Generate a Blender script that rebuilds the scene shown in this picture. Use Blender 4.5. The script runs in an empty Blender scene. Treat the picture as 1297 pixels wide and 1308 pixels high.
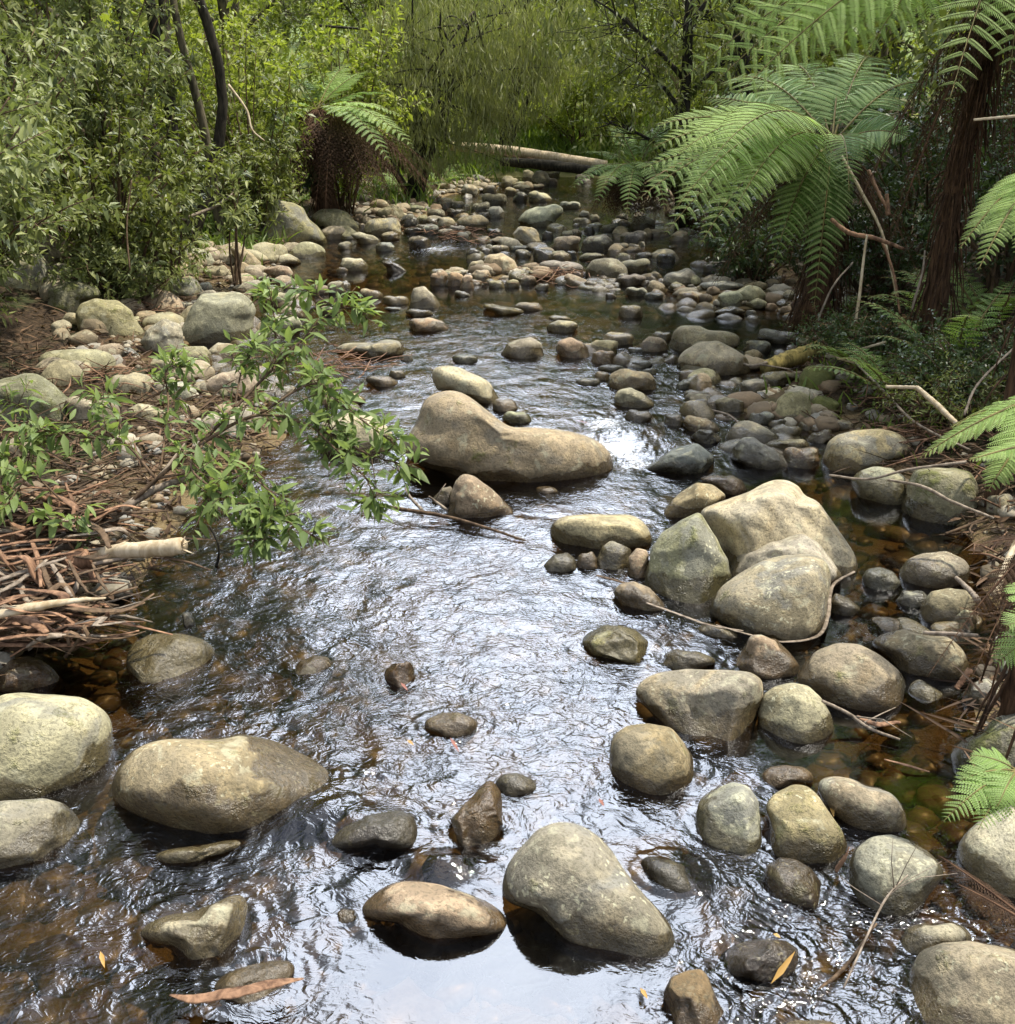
import bpy, math, random
import numpy as np
random.seed(5)
rng = np.random.default_rng(11)
R = math.radians
scene = bpy.context.scene
COL = scene.collection

# ---------------------------------------------------------------- camera
FOC, CX, CY, PITCH = 1300.0, 648.5, 654.0, R(23.0)
CAM = np.array([0.0, 0.0, 2.3])
FWD = np.array([0, math.cos(PITCH), -math.sin(PITCH)])
UPV = np.array([0, math.sin(PITCH), math.cos(PITCH)])
RGT = np.array([1.0, 0, 0])
cd = bpy.data.cameras.new('camera')
cam = bpy.data.objects.new('camera', cd)
COL.objects.link(cam)
cam.location = CAM
cam.rotation_euler = (R(90) - PITCH, 0, 0)
cd.sensor_fit = 'HORIZONTAL'
cd.sensor_width = 36.0
cd.lens = 36.0 * FOC / 1297.0
cd.clip_end = 900
cd.clip_start = 0.05
scene.camera = cam

def ray(px, py):
    return RGT * (px - CX) / FOC + UPV * (CY - py) / FOC + FWD

def P(px, py, z=0.0):
    """point at height z where the line of sight of a photo pixel meets that height"""
    d = ray(px, py)
    return CAM + d * ((z - CAM[2]) / d[2])

def at(px, py, dist):
    return CAM + ray(px, py) * dist

# ---------------------------------------------------------------- numpy noise
_perm = np.random.default_rng(3).permutation(256)
_perm = np.concatenate([_perm, _perm, _perm])
_g2 = np.stack([np.cos(np.arange(256) * 2.399), np.sin(np.arange(256) * 2.399)], 1)

def perlin(x, y, seed=0):
    x = np.asarray(x, float) + seed * 17.31; y = np.asarray(y, float) + seed * 9.77
    xi = np.floor(x).astype(int); yi = np.floor(y).astype(int)
    xf = x - xi; yf = y - yi
    u = xf ** 3 * (xf * (xf * 6 - 15) + 10); v = yf ** 3 * (yf * (yf * 6 - 15) + 10)
    def g(i, j, dx, dy):
        h = _perm[_perm[i & 255] + (j & 255)]
        return _g2[h, 0] * dx + _g2[h, 1] * dy
    a = g(xi, yi, xf, yf); b = g(xi + 1, yi, xf - 1, yf)
    c = g(xi, yi + 1, xf, yf - 1); d = g(xi + 1, yi + 1, xf - 1, yf - 1)
    return ((a * (1 - u) + b * u) * (1 - v) + (c * (1 - u) + d * u) * v) * 1.5

class Wav:
    """smooth 3D pseudo noise: a sum of random sine waves"""
    def __init__(s, seed, n=14, k=1.0):
        r = np.random.default_rng(seed)
        s.k = r.normal(size=(n, 3)) * k
        s.p = r.uniform(0, 6.28, n)
    def __call__(s, p):
        return np.sin(p @ s.k.T + s.p).sum(1) / math.sqrt(len(s.p))

# ---------------------------------------------------------------- mesh helpers
def mesh(name, V, faces, mats, smooth=True, tint=None, midx=None, attrs=None):
    """faces: list of int arrays (n,3) or (n,4); tint: per-vertex float attribute"""
    me = bpy.data.meshes.new(name)
    V = np.asarray(V, np.float32)
    me.vertices.add(len(V))
    me.vertices.foreach_set('co', V.ravel())
    loops, starts, tot, s = [], [], [], 0
    for f in faces:
        f = np.asarray(f, np.int32)
        if len(f) == 0: continue
        k = f.shape[1]
        loops.append(f.ravel()); starts.append(s + np.arange(len(f)) * k); tot.append(np.full(len(f), k))
        s += f.size
    loops = np.concatenate(loops); starts = np.concatenate(starts); tot = np.concatenate(tot)
    me.loops.add(len(loops)); me.loops.foreach_set('vertex_index', loops.astype(np.int32))
    me.polygons.add(len(starts))
    me.polygons.foreach_set('loop_start', starts.astype(np.int32))
    me.polygons.foreach_set('loop_total', tot.astype(np.int32))
    me.polygons.foreach_set('use_smooth', np.full(len(starts), smooth))
    for m in (mats if isinstance(mats, (list, tuple)) else [mats]):
        me.materials.append(m)
    if midx is not None:
        me.polygons.foreach_set('material_index', np.asarray(midx, np.int32))
    me.update(calc_edges=True)
    at_ = dict(attrs or {})
    if tint is not None: at_['tint'] = tint
    for k, a in at_.items():
        la = me.attributes.new(k, 'FLOAT', 'POINT')
        la.data.foreach_set('value', np.asarray(a, np.float32))
    me.validate()
    return me

def link(name, data, parent=None, loc=(0, 0, 0)):
    o = bpy.data.objects.new(name, data)
    COL.objects.link(o)
    o.location = loc
    if parent is not None: o.parent = parent
    return o

def tag(o, label=None, cat=None, group=None, kind=None):
    if label: o['label'] = label
    if cat: o['category'] = cat
    if group: o['group'] = group
    if kind: o['kind'] = kind
    return o

class MB:
    """collects verts / faces for one mesh"""
    def __init__(s): s.V, s.F, s.T, s.M, s.n = [], [], [], [], 0
    def add(s, V, faces, tint=0.5, mi=0):
        V = np.asarray(V, float)
        for f in faces:
            f = np.asarray(f, int)
            if len(f) == 0: continue
            s.F.append(f + s.n); s.M.append(np.full(len(f), mi))
        s.V.append(V)
        s.T.append(np.full(len(V), tint) if np.isscalar(tint) else np.asarray(tint))
        s.n += len(V)
    def build(s, name, mats, smooth=True):
        return mesh(name, np.concatenate(s.V), s.F, mats, smooth, np.concatenate(s.T), np.concatenate(s.M))

def norm(a):
    return a / np.maximum(np.linalg.norm(a, axis=-1, keepdims=True), 1e-9)

def bez(p0, p1, p2, n):
    t = np.linspace(0, 1, n)[:, None]
    return (1 - t) ** 2 * p0 + 2 * t * (1 - t) * p1 + t * t * p2

def smooth_path(pts, n):
    """Catmull-Rom through points"""
    pts = np.asarray(pts, float)
    if len(pts) == 2: return pts[0] + (pts[1] - pts[0]) * np.linspace(0, 1, n)[:, None]
    p = np.vstack([2 * pts[0] - pts[1], pts, 2 * pts[-1] - pts[-2]])
    u = np.linspace(0, len(pts) - 1, n); i = np.minimum(u.astype(int), len(pts) - 2); t = (u - i)[:, None]
    a, b, c, d = p[i], p[i + 1], p[i + 2], p[i + 3]
    return .5 * (2 * b + (c - a) * t + (2 * a - 5 * b + 4 * c - d) * t ** 2 + (3 * b - a - 3 * c + d) * t ** 3)

def tube(mb, pts, rad, sides=6, tint=.5, mi=0, wob=0.0, flat=1.0):
    pts = np.asarray(pts, float); n = len(pts)
    rad = np.interp(np.linspace(0, 1, n), np.linspace(0, 1, len(np.atleast_1d(rad))), np.atleast_1d(rad)) if np.size(rad) > 1 else np.full(n, float(rad))
    T = norm(np.gradient(pts, axis=0))
    ref = np.array([0, 0, 1.0]) if abs(T[:, 2]).mean() < .8 else np.array([1.0, 0, 0])
    S = norm(np.cross(T, ref)); U = np.cross(S, T)
    a = np.arange(sides) * 2 * math.pi / sides
    rr = rad[:, None] * (1 + wob * rng.normal(size=(n, sides)))
    V = pts[:, None, :] + (np.cos(a)[None, :, None] * S[:, None, :] + flat * np.sin(a)[None, :, None] * U[:, None, :]) * rr[:, :, None]
    i = np.arange(n - 1)[:, None] * sides; j = np.arange(sides)[None, :]; j2 = (j + 1) % sides
    F = np.stack([i + j, i + j2, i + sides + j2, i + sides + j], -1).reshape(-1, 4)
    V = np.vstack([V.reshape(-1, 3), pts[0], pts[-1]])
    c0 = np.stack([np.full(sides, n * sides), (np.arange(sides) + 1) % sides, np.arange(sides)], 1)
    c1 = np.stack([np.full(sides, n * sides + 1), (n - 1) * sides + np.arange(sides), (n - 1) * sides + (np.arange(sides) + 1) % sides], 1)
    mb.add(V, [F, np.vstack([c0, c1])], tint, mi)

def leaves(mb, pos, d, nrm, L, wid, tint, mi=0, curl=0.15, detail=True):
    """lanceolate leaves: pos base, d direction, nrm leaf normal, L length, wid half width"""
    d = norm(d); s = norm(np.cross(d, nrm)); u = np.cross(s, d)
    L = np.asarray(L)[:, None]; w = np.asarray(wid)[:, None]
    n = len(pos)
    if detail:
        b = pos; m1 = pos + d * L * .38; m2 = pos + d * L * .72 - u * L * curl * .45
        t = pos + d * L - u * L * curl
        fold = u * w * .35
        l1 = m1 - s * w + fold; r1 = m1 + s * w + fold
        l2 = m2 - s * w * .66 + fold * .7; r2 = m2 + s * w * .66 + fold * .7
        V = np.stack([b, m1, m2, t, l1, r1, l2, r2], 1).reshape(-1, 3)
        o = np.arange(n)[:, None] * 8
        tri = np.array([[0, 1, 4], [0, 5, 1], [2, 3, 6], [2, 7, 3]]); q = np.array([[1, 2, 6, 4], [1, 5, 7, 2]])
        F = [(o[:, :, None] + tri[None]).reshape(-1, 3), (o[:, :, None] + q[None]).reshape(-1, 4)]
        mb.add(V, F, np.repeat(tint, 8), mi)
    else:
        m = pos + d * L * .45 ; t = pos + d * L - u * L * curl
        V = np.stack([pos, m + s * w + u * w * .25, t, m - s * w + u * w * .25], 1).reshape(-1, 3)
        mb.add(V, [np.arange(n * 4).reshape(n, 4)], np.repeat(tint, 4), mi)

# ---------------------------------------------------------------- shader helpers
def mat(name):
    m = bpy.data.materials.new(name); m.use_nodes = True
    nt = m.node_tree
    for n in list(nt.nodes): nt.nodes.remove(n)
    out = nt.nodes.new('ShaderNodeOutputMaterial')
    return m, nt, out

def nd(nt, typ, ins=None, **props):
    n = nt.nodes.new('ShaderNode' + typ)
    for k, v in props.items(): setattr(n, k, v)
    for k, v in (ins or {}).items():
        s = n.inputs[k]
        if isinstance(v, bpy.types.NodeSocket): nt.links.new(v, s)
        elif isinstance(v, (int, float)) and hasattr(s.default_value, '__len__'): s.default_value = [v] * len(s.default_value)
        elif isinstance(v, (tuple, list)) and len(v) == 3 and s.type == 'RGBA': s.default_value = (*v, 1)
        else: s.default_value = v
    return n

def mixc(nt, f, a, b, blend='MIX'):
    n = nt.nodes.new('ShaderNodeMix'); n.data_type = 'RGBA'; n.blend_type = blend
    for i, v in ((0, f), (6, a), (7, b)):
        s = n.inputs[i]
        if isinstance(v, bpy.types.NodeSocket): nt.links.new(v, s)
        else: s.default_value = (*v, 1) if isinstance(v, (tuple, list)) and len(v) == 3 else v
    return n.outputs[2]

def mth(nt, op, a, b=0.0, c=0.0, clamp=False):
    n = nt.nodes.new('ShaderNodeMath'); n.operation = op; n.use_clamp = clamp
    for i, v in enumerate((a, b, c)):
        if isinstance(v, bpy.types.NodeSocket): nt.links.new(v, n.inputs[i])
        else: n.inputs[i].default_value = v
    return n.outputs[0]

def ramp(nt, x, lo, hi, a=0.0, b=1.0):
    n = nt.nodes.new('ShaderNodeMapRange'); n.interpolation_type = 'SMOOTHSTEP'
    nt.links.new(x, n.inputs[0])
    for i, v in enumerate((lo, hi, a, b)): n.inputs[i + 1].default_value = v
    return n.outputs[0]

def noise(nt, vec, scale, detail=4, rough=.55, dist=0.0):
    n = nd(nt, 'TexNoise', {'Vector': vec, 'Scale': scale, 'Detail': detail, 'Roughness': rough, 'Distortion': dist})
    return n.outputs[0]

# ---- rock: colour from the object's own colour, lichen flecks, moss, wet band at the water's edge
def rock_material(name='river_rock', per_piece=False):
    m, nt, out = mat(name)
    tc = nd(nt, 'TexCoord'); oi = nd(nt, 'ObjectInfo'); geo = nd(nt, 'NewGeometry')
    sep = nd(nt, 'SeparateXYZ', {0: geo.outputs['Position']}); sn = nd(nt, 'SeparateXYZ', {0: geo.outputs['Normal']})
    off = nd(nt, 'VectorMath', {0: tc.outputs['Object'], 1: nd(nt, 'CombineXYZ', {0: mth(nt, 'MULTIPLY', oi.outputs['Random'], 37.0), 1: mth(nt, 'MULTIPLY', oi.outputs['Random'], 91.0)}).outputs[0]}, operation='ADD').outputs[0]
    n1 = noise(nt, off, 3.2, 5, .6); n2 = noise(nt, off, 14, 6, .65); n3 = noise(nt, off, 75, 4, .7); n4 = noise(nt, off, 6.5, 3, .5, .6)
    base = oi.outputs['Color']
    if per_piece:
        cr = nd(nt, 'ValToRGB', {0: nd(nt, 'Attribute', attribute_name='tint').outputs['Fac']})
        el = cr.color_ramp.elements
        el[0].position = .40; el[0].color = (.16, .135, .095, 1); el[1].color = (.40, .345, .235, 1)
        for p_, c_ in ((.52, (.30, .235, .15, 1)), (.64, (.25, .24, .20, 1)), (.76, (.345, .265, .185, 1)), (.88, (.30, .285, .18, 1))):
            e_ = el.new(p_); e_.color = c_
        base = cr.outputs[0]
    c = mixc(nt, ramp(nt, n1, .35, .68), mixc(nt, 1.0, base, (.64, .63, .58), 'MULTIPLY'), base)
    c = mixc(nt, ramp(nt, n2, .44, .64, 0, .75), c, mixc(nt, 1.0, base, (1.34, 1.31, 1.2), 'MULTIPLY'))
    # ochre iron stain patches
    c = mixc(nt, ramp(nt, n4, .56, .74, 0, .32), c, mixc(nt, 1.0, base, (1.02, .86, .60), 'MULTIPLY'))
    # grey weathered or damp-stained patches on some of the stones
    r2 = mth(nt, 'FRACT', mth(nt, 'MULTIPLY', oi.outputs['Random'], 17.3))
    c = mixc(nt, mth(nt, 'MULTIPLY', ramp(nt, noise(nt, off, 4.2, 5, .62, .5), .48, .58), ramp(nt, r2, .35, .9, 0, .75)), c, mixc(nt, n2, (.12, .115, .095), (.27, .265, .235)))
    # grain
    c = mixc(nt, ramp(nt, n3, .38, .5, .50, 0), c, (.075, .07, .048))
    # lichen flecks
    v = nd(nt, 'TexVoronoi', {'Vector': nd(nt, 'VectorMath', {0: off, 1: nd(nt, 'VectorMath', {0: nd(nt, 'TexNoise', {'Vector': off, 'Scale': 45.}).outputs['Color'], 'Scale': .055}, operation='SCALE').outputs[0]}, operation='ADD').outputs[0], 'Scale': 34.0, 'Randomness': 1.0})
    fl = mth(nt, 'MULTIPLY', ramp(nt, mth(nt, 'ADD', v.outputs['Distance'], mth(nt, 'MULTIPLY', mth(nt, 'SUBTRACT', n3, .5), .5)), .16, .34, 1, 0), ramp(nt, mth(nt, 'ADD', n4, mth(nt, 'MULTIPLY', n2, .35)), .60, .74))
    c = mixc(nt, mth(nt, 'MULTIPLY', fl, ramp(nt, mth(nt, 'FRACT', mth(nt, 'MULTIPLY', oi.outputs['Random'], 5.7)), .1, .9, .1, .75)), c, (.56, .53, .36))
    big = noise(nt, off, 9, 4, .62, .3)
    c = mixc(nt, mth(nt, 'MULTIPLY', ramp(nt, big, .56, .66), .45), c, (.47, .45, .31))
    # moss by object attribute, on tops and in patches
    ma = nd(nt, 'Attribute', attribute_type='OBJECT', attribute_name='moss').outputs['Fac']
    mm = mth(nt, 'ADD', mth(nt, 'MULTIPLY', ma, .55), mth(nt, 'MULTIPLY', mth(nt, 'SUBTRACT', noise(nt, off, 7, 6, .7), .5), 1.3))
    mk = ramp(nt, mm, .12, .36)
    c = mixc(nt, mth(nt, 'MULTIPLY', mk, .85), c, mixc(nt, n2, (.035, .045, .010), (.15, .16, .035)))
    # wet: near the water line, plus wholly wet rocks
    we = nd(nt, 'Attribute', attribute_type='OBJECT', attribute_name='wet').outputs['Fac']
    edge = mth(nt, 'ADD', mth(nt, 'MULTIPLY', we, .12), mth(nt, 'ADD', .070, mth(nt, 'MULTIPLY', mth(nt, 'SUBTRACT', n1, .47), .30)))
    wz = mth(nt, 'SUBTRACT', edge, sep.outputs['Z'])
    wet = ramp(nt, wz, -.006, .010)
    # a drying halo above it
    damp = ramp(nt, wz, -.05, .0, 0, .35)
    c = mixc(nt, damp, c, mixc(nt, 1.0, c, (.55, .53, .48), 'MULTIPLY'))
    c = mixc(nt, wet, c, mixc(nt, 1.0, c, (.34, .30, .22), 'MULTIPLY'))
    rough = mth(nt, 'SUBTRACT', .92, mth(nt, 'MULTIPLY', wet, .66))
    hgt = mth(nt, 'ADD', mth(nt, 'MULTIPLY', n2, .6), mth(nt, 'ADD', mth(nt, 'MULTIPLY', n3, .30), mth(nt, 'MULTIPLY', mk, .5)))
    bmp = nd(nt, 'Bump', {'Height': hgt, 'Strength': .9, 'Distance': .022})
    b = nd(nt, 'BsdfPrincipled', {'Base Color': c, 'Roughness': rough, 'Normal': bmp.outputs[0], 'Specular IOR Level': mth(nt, 'ADD', .25, mth(nt, 'MULTIPLY', wet, .4))})
    nt.links.new(b.outputs[0], out.inputs[0])
    return m

def leaf_material(name, dark, light, back=None, trans=.35, rough=.45, spec=.35):
    m, nt, out = mat(name)
    a = nd(nt, 'Attribute', attribute_name='tint').outputs['Fac']
    c = mixc(nt, a, dark, light)
    if back:
        c = mixc(nt, nd(nt, 'NewGeometry').outputs['Backfacing'], c, back)
    b = nd(nt, 'BsdfPrincipled', {'Base Color': c, 'Roughness': rough, 'Specular IOR Level': spec})
    t = nd(nt, 'BsdfTranslucent', {'Color': mixc(nt, 1.0, c, (1.35, 1.5, .55), 'MULTIPLY')})
    mx = nd(nt, 'MixShader', {0: trans, 1: b.outputs[0], 2: t.outputs[0]})
    nt.links.new(mx.outputs[0], out.inputs[0])
    return m

def bark_material(name, dark, light, scale=18, stretch=.2, rough=.9, bump=.4):
    m, nt, out = mat(name)
    tc = nd(nt, 'TexCoord'); a = nd(nt, 'Attribute', attribute_name='tint').outputs['Fac']
    mp = nd(nt, 'Mapping', {'Vector': tc.outputs['Object'], 'Scale': (1, 1, stretch)})
    n = noise(nt, mp.outputs[0], scale, 6, .65, .4)
    c = mixc(nt, ramp(nt, n, .3, .7), dark, light)
    c = mixc(nt, mth(nt, 'MULTIPLY', a, .8), mixc(nt, 1.0, c, (.6, .6, .6), 'MULTIPLY'), mixc(nt, 1.0, c, (1.25, 1.2, 1.15), 'MULTIPLY'))
    bp = nd(nt, 'Bump', {'Height': n, 'Strength': bump, 'Distance': .02})
    b = nd(nt, 'BsdfPrincipled', {'Base Color': c, 'Roughness': rough, 'Normal': bp.outputs[0], 'Specular IOR Level': .2})
    nt.links.new(b.outputs[0], out.inputs[0])
    return m

M_ROCK = rock_material()
M_COBBLE = rock_material('river_cobble', True)
M_LAUREL = leaf_material('shrub_leaf', (.050, .072, .018), (.27, .29, .10), (.22, .25, .13), .22, .5, .3)
M_NEAR = leaf_material('overhang_leaf', (.065, .105, .028), (.235, .30, .095), (.23, .28, .13), .32, .55, .25)
M_BRIGHT = leaf_material('sunny_leaf', (.13, .165, .035), (.34, .365, .095), None, .42, .5, .3)
M_GREY = leaf_material('weeping_leaf', (.12, .135, .055), (.33, .335, .145), None, .30, .55, .25)
M_OLIVE = leaf_material('olive_leaf', (.055, .075, .020), (.25, .27, .085), None, .3, .45, .35)
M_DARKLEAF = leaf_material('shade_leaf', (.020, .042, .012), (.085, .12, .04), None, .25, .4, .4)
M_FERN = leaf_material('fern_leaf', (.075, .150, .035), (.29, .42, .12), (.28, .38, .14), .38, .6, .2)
M_FERNL = leaf_material('light_sunlit_fern_leaf', (.20, .31, .075), (.44, .56, .21), None, .45, .6, .2)  # light green fern; its paleness also paints sunlight on the tree fern fronds
M_DEADFERN = leaf_material('dead_fern', (.018, .011, .007), (.082, .047, .026), None, .12, .8, .15)
M_TANFERN = leaf_material('tan_dead_fern', (.20, .12, .05), (.42, .28, .13), None, .2, .8, .15)
M_GRASS = leaf_material('grass_blade', (.06, .10, .022), (.20, .26, .06), None, .4, .5, .3)
M_LITTER = leaf_material('dead_leaf', (.030, .018, .011), (.18, .11, .062), None, .08, .75, .2)
M_TRUNK = bark_material('dark_trunk', (.012, .011, .008), (.07, .062, .045), 20, .25)
M_TRUNKG = bark_material('mossy_trunk', (.030, .030, .016), (.16, .14, .09), 14, .3)
M_FIBRE = bark_material('fibrous_trunk', (.026, .015, .009), (.16, .092, .052), 60, .08, .95, .9)
M_PALE = bark_material('pale_wood', (.34, .26, .15), (.62, .53, .38), 22, .3, .7, .2)
M_GREYWOOD = bark_material('grey_wood', (.12, .095, .07), (.36, .30, .235), 30, .2, .85, .3)
M_REDBARK = bark_material('red_bark', (.085, .044, .026), (.36, .215, .13), 26, .25, .75, .3)
M_TWIG = bark_material('brown_twig', (.05, .033, .020), (.17, .115, .07), 30, .3, .85, .3)
M_MOSSWOOD = bark_material('mossy_wood', (.10, .085, .03), (.42, .34, .12), 22, .3, .85, .4)
# ---------------------------------------------------------------- shape of the land
_L = [(-420, 1330), (-180, 1100), (-50, 890), (15, 840), (115, 770), (200, 705), (255, 650), (300, 610), (360, 560), (350, 510), (235, 478),
      (215, 452), (310, 412), (330, 375), (350, 345), (395, 318), (445, 292), (520, 268), (590, 242), (630, 222), (640, 208)]
_R = [(1420, 1330), (1330, 1180), (1250, 1050), (1262, 900), (1262, 800), (1250, 705), (1205, 650), (1100, 600), (1062, 560), (1010, 480),
      (1020, 425), (1010, 390), (985, 345), (905, 302), (840, 262), (775, 232), (745, 210)]
_lw = np.array([P(*p)[:2] for p in _L]); _rw = np.array([P(*p)[:2] for p in _R])
_lw = _lw[np.argsort(_lw[:, 1])]; _rw = _rw[np.argsort(_rw[:, 1])]
YEND = 27.0

def shores(y):
    l = np.interp(y, _lw[:, 1], _lw[:, 0]); r = np.interp(y, _rw[:, 1], _rw[:, 0])
    l = np.where(y > YEND, l + (y - YEND) * .02, l)
    return l, r

BARS = []
for (px_, py_, rx_, ry_, v_) in [(590, 356, .75, .35, .24), (690, 352, .8, .35, .24), (860, 368, 1.2, .5, .22), (930, 385, .8, .6, .22), (500, 285, 1.0, 1.2, .22), (560, 268, .9, 1.4, .2), (660, 318, .8, .8, .18), (800, 318, .9, .9, .2),
                                 (620, 240, .8, 2, .2), (770, 290, .8, 1.2, .16), (985, 520, .45, .5, .2), (930, 465, .4, .4, .16), (800, 455, .6, .25, .14)]:
    c_ = P(px_, py_); BARS.append((c_[0], c_[1], rx_, ry_, v_))
def land(x, y):
    x = np.asarray(x, float); y = np.asarray(y, float)
    l, r = shores(y)
    wob = .18 * perlin(x * .9, y * .9, 4)
    ins = np.minimum(x - l, r - x) + wob
    out = np.maximum(-ins, 0)
    left = (x < (l + r) / 2)
    bed = -.03 - .20 * (1 - np.exp(-np.maximum(ins, 0) / .55)) + .05 * perlin(x * 1.7, y * 1.7, 1)
    for (cx_, cy_, rx_, ry_, v_) in BARS:
        bed = bed + v_ * np.exp(-((x - cx_) / rx_) ** 2 - ((y - cy_) / ry_) ** 2)
    slope = np.where(left, .10, .30)
    bank = .02 + slope * np.minimum(out, 1.6) + np.where(left, .26, .24) * np.clip(out - 1.6, 0, 5) + .06 * np.clip(out - 6, 0, 60)
    bank = bank + np.minimum(out, 1.0) * (.09 * perlin(x * .8, y * .8, 2) + .05 * perlin(x * 2.6, y * 2.6, 3))
    h = np.where(ins > 0, bed, bank)
    far = np.clip(y - YEND, 0, 400)
    h = np.where(ins > 0, h + np.minimum(far * .12, .5), h) + .06 * far + .02 * np.clip(y - 45, 0, 200)
    return h

def hz(x, y): return float(land(np.array([x]), np.array([y]))[0])

def ground_hit(px, py):
    """where the line of sight first meets land or water"""
    d = ray(px, py)
    t = np.linspace(1.2, 60, 6000)
    p = CAM + d[None] * t[:, None]
    g = np.maximum(land(p[:, 0], p[:, 1]), 0)
    k = np.argmax(p[:, 2] < g)
    if p[k, 2] >= g[k]: k = len(t) - 1
    return p[k]

# ground sheet, finer near the creek
def ground_mesh():
    ys = np.concatenate([np.arange(-14, 1, .5), np.arange(1, 9, .06), np.arange(9, 30, .16), np.geomspace(30, 420, 45)])
    xs = np.concatenate([-np.geomspace(300, 9, 40), np.arange(-8.8, 8.8, .09), np.geomspace(9, 300, 40)])
    X, Y = np.meshgrid(xs, ys)
    Z = land(X, Y)
    n, m = X.shape
    V = np.stack([X, Y, Z], -1).reshape(-1, 3)
    i = np.arange(n - 1)[:, None] * m; j = np.arange(m - 1)[None]
    F = np.stack([i + j, i + j + 1, i + m + j + 1, i + m + j], -1).reshape(-1, 4)
    return V, F

m, nt, out = mat('creek_ground')
geo = nd(nt, 'NewGeometry'); pos = geo.outputs['Position']
sep = nd(nt, 'SeparateXYZ', {0: pos})
a1 = noise(nt, pos, 2.2, 5, .6); a2 = noise(nt, pos, 22, 6, .7); a3 = noise(nt, pos, 60, 3, .7)
bedc = mixc(nt, a2, (.10, .068, .030), (.26, .19, .095))
litter = mixc(nt, ramp(nt, a2, .35, .65), (.018, .013, .008), (.085, .056, .032))
litter = mixc(nt, ramp(nt, a1, .5, .68, 0, .7), litter, (.035, .055, .016))
far = ramp(nt, sep.outputs['Y'], 24, 32)
c = mixc(nt, ramp(nt, sep.outputs['Z'], .0, .12), bedc, litter)
c = mixc(nt, mth(nt, 'MULTIPLY', far, .8), c, mixc(nt, a2, (.07, .12, .02), (.20, .26, .06)))
bp = nd(nt, 'Bump', {'Height': mth(nt, 'ADD', a2, mth(nt, 'MULTIPLY', a3, .5)), 'Strength': .8, 'Distance': .04})
b = nd(nt, 'BsdfPrincipled', {'Base Color': c, 'Roughness': .9, 'Normal': bp.outputs[0], 'Specular IOR Level': .2})
nt.links.new(b.outputs[0], out.inputs[0])
M_GROUND = m
V, Fq = ground_mesh()
tag(link('ground', mesh('ground', V, [Fq], M_GROUND)), 'creek bed and forest floor', kind='structure')
# ---------------------------------------------------------------- rocks
TILE = {'A': (0, 0, .33924), 'B': (430, 0, .33924), 'C': (857, 0, .33924), 'D': (0, 430, .33924), 'E': (430, 430, .33924), 'F': (857, 430, .33924),
        'G': (0, 868, .33924), 'H': (430, 868, .33924), 'I': (857, 868, .33924), 'J': (560, 170, .23130), 'K': (340, 130, .23130)}
RC = {'t': (.385, .335, .23), 'g': (.30, .292, .25), 'p': (.385, .285, .20), 'd': (.155, .14, .11), 'm': (.30, .275, .165), 'y': (.41, .36, .21),
      'b': (.255, .175, .095), 'l': (.455, .405, .275), 'w': (.48, .45, .36), 's': (.33, .285, .195)}
CN = {'t': 'tan', 'g': 'grey', 'p': 'pinkish', 'd': 'dark', 'm': 'mossy', 'y': 'yellowish', 'b': 'brown', 'l': 'pale', 'w': 'whitish', 's': 'drab'}
_cache = {}
def cubesphere(n):
    if n in _cache: return _cache[n]
    g = np.tan(np.linspace(-1, 1, n + 1) * math.pi / 4)
    V, Fs = [], []
    A, B = np.meshgrid(g, g)
    o = 0
    for ax in range(3):
        for sg in (-1, 1):
            p = np.zeros(A.shape + (3,)); p[..., ax] = sg; p[..., (ax + 1) % 3] = A * sg; p[..., (ax + 2) % 3] = B
            V.append(p.reshape(-1, 3))
            i = np.arange(n)[:, None] * (n + 1); j = np.arange(n)[None]
            Fs.append(np.stack([i + j, i + j + 1, i + n + 2 + j, i + n + 1 + j], -1).reshape(-1, 4) + o); o += (n + 1) ** 2
    V = norm(np.concatenate(V)); Fq = np.concatenate(Fs)
    key = np.round(V * 1e5).astype(int)
    _, idx, inv = np.unique(key, axis=0, return_index=True, return_inverse=True)
    r = V[idx], inv.ravel()[Fq]
    _cache[n] = r
    return r

def outline_radius(poly, blur):
    """radius against angle of a polygon about its centroid (256 samples)"""
    a = np.asarray(poly, float); b = np.roll(a, -1, 0)
    cr = a[:, 0] * b[:, 1] - b[:, 0] * a[:, 1]; A = cr.sum()
    c = ((a + b) * cr[:, None]).sum(0) / (3 * A)
    a = a - c; b = b - c
    ph = np.arange(256) * 2 * math.pi / 256
    d = np.stack([np.cos(ph), np.sin(ph)], 1)
    e = b - a
    den = d[:, None, 0] * e[None, :, 1] - d[:, None, 1] * e[None, :, 0]
    den = np.where(np.abs(den) < 1e-12, 1e-12, den)
    t = (a[None, :, 0] * e[None, :, 1] - a[None, :, 1] * e[None, :, 0]) / den
    u = (a[None, :, 0] * d[:, None, 1] - a[None, :, 1] * d[:, None, 0]) / den
    t = np.where((u >= -1e-6) & (u <= 1 + 1e-6) & (t > 0), t, 0).max(1)
    k = np.exp(-.5 * (np.arange(-12, 13) / blur) ** 2); k /= k.sum()
    t = np.convolve(np.concatenate([t[-12:], t, t[:12]]), k, 'valid')
    return c, t

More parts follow.
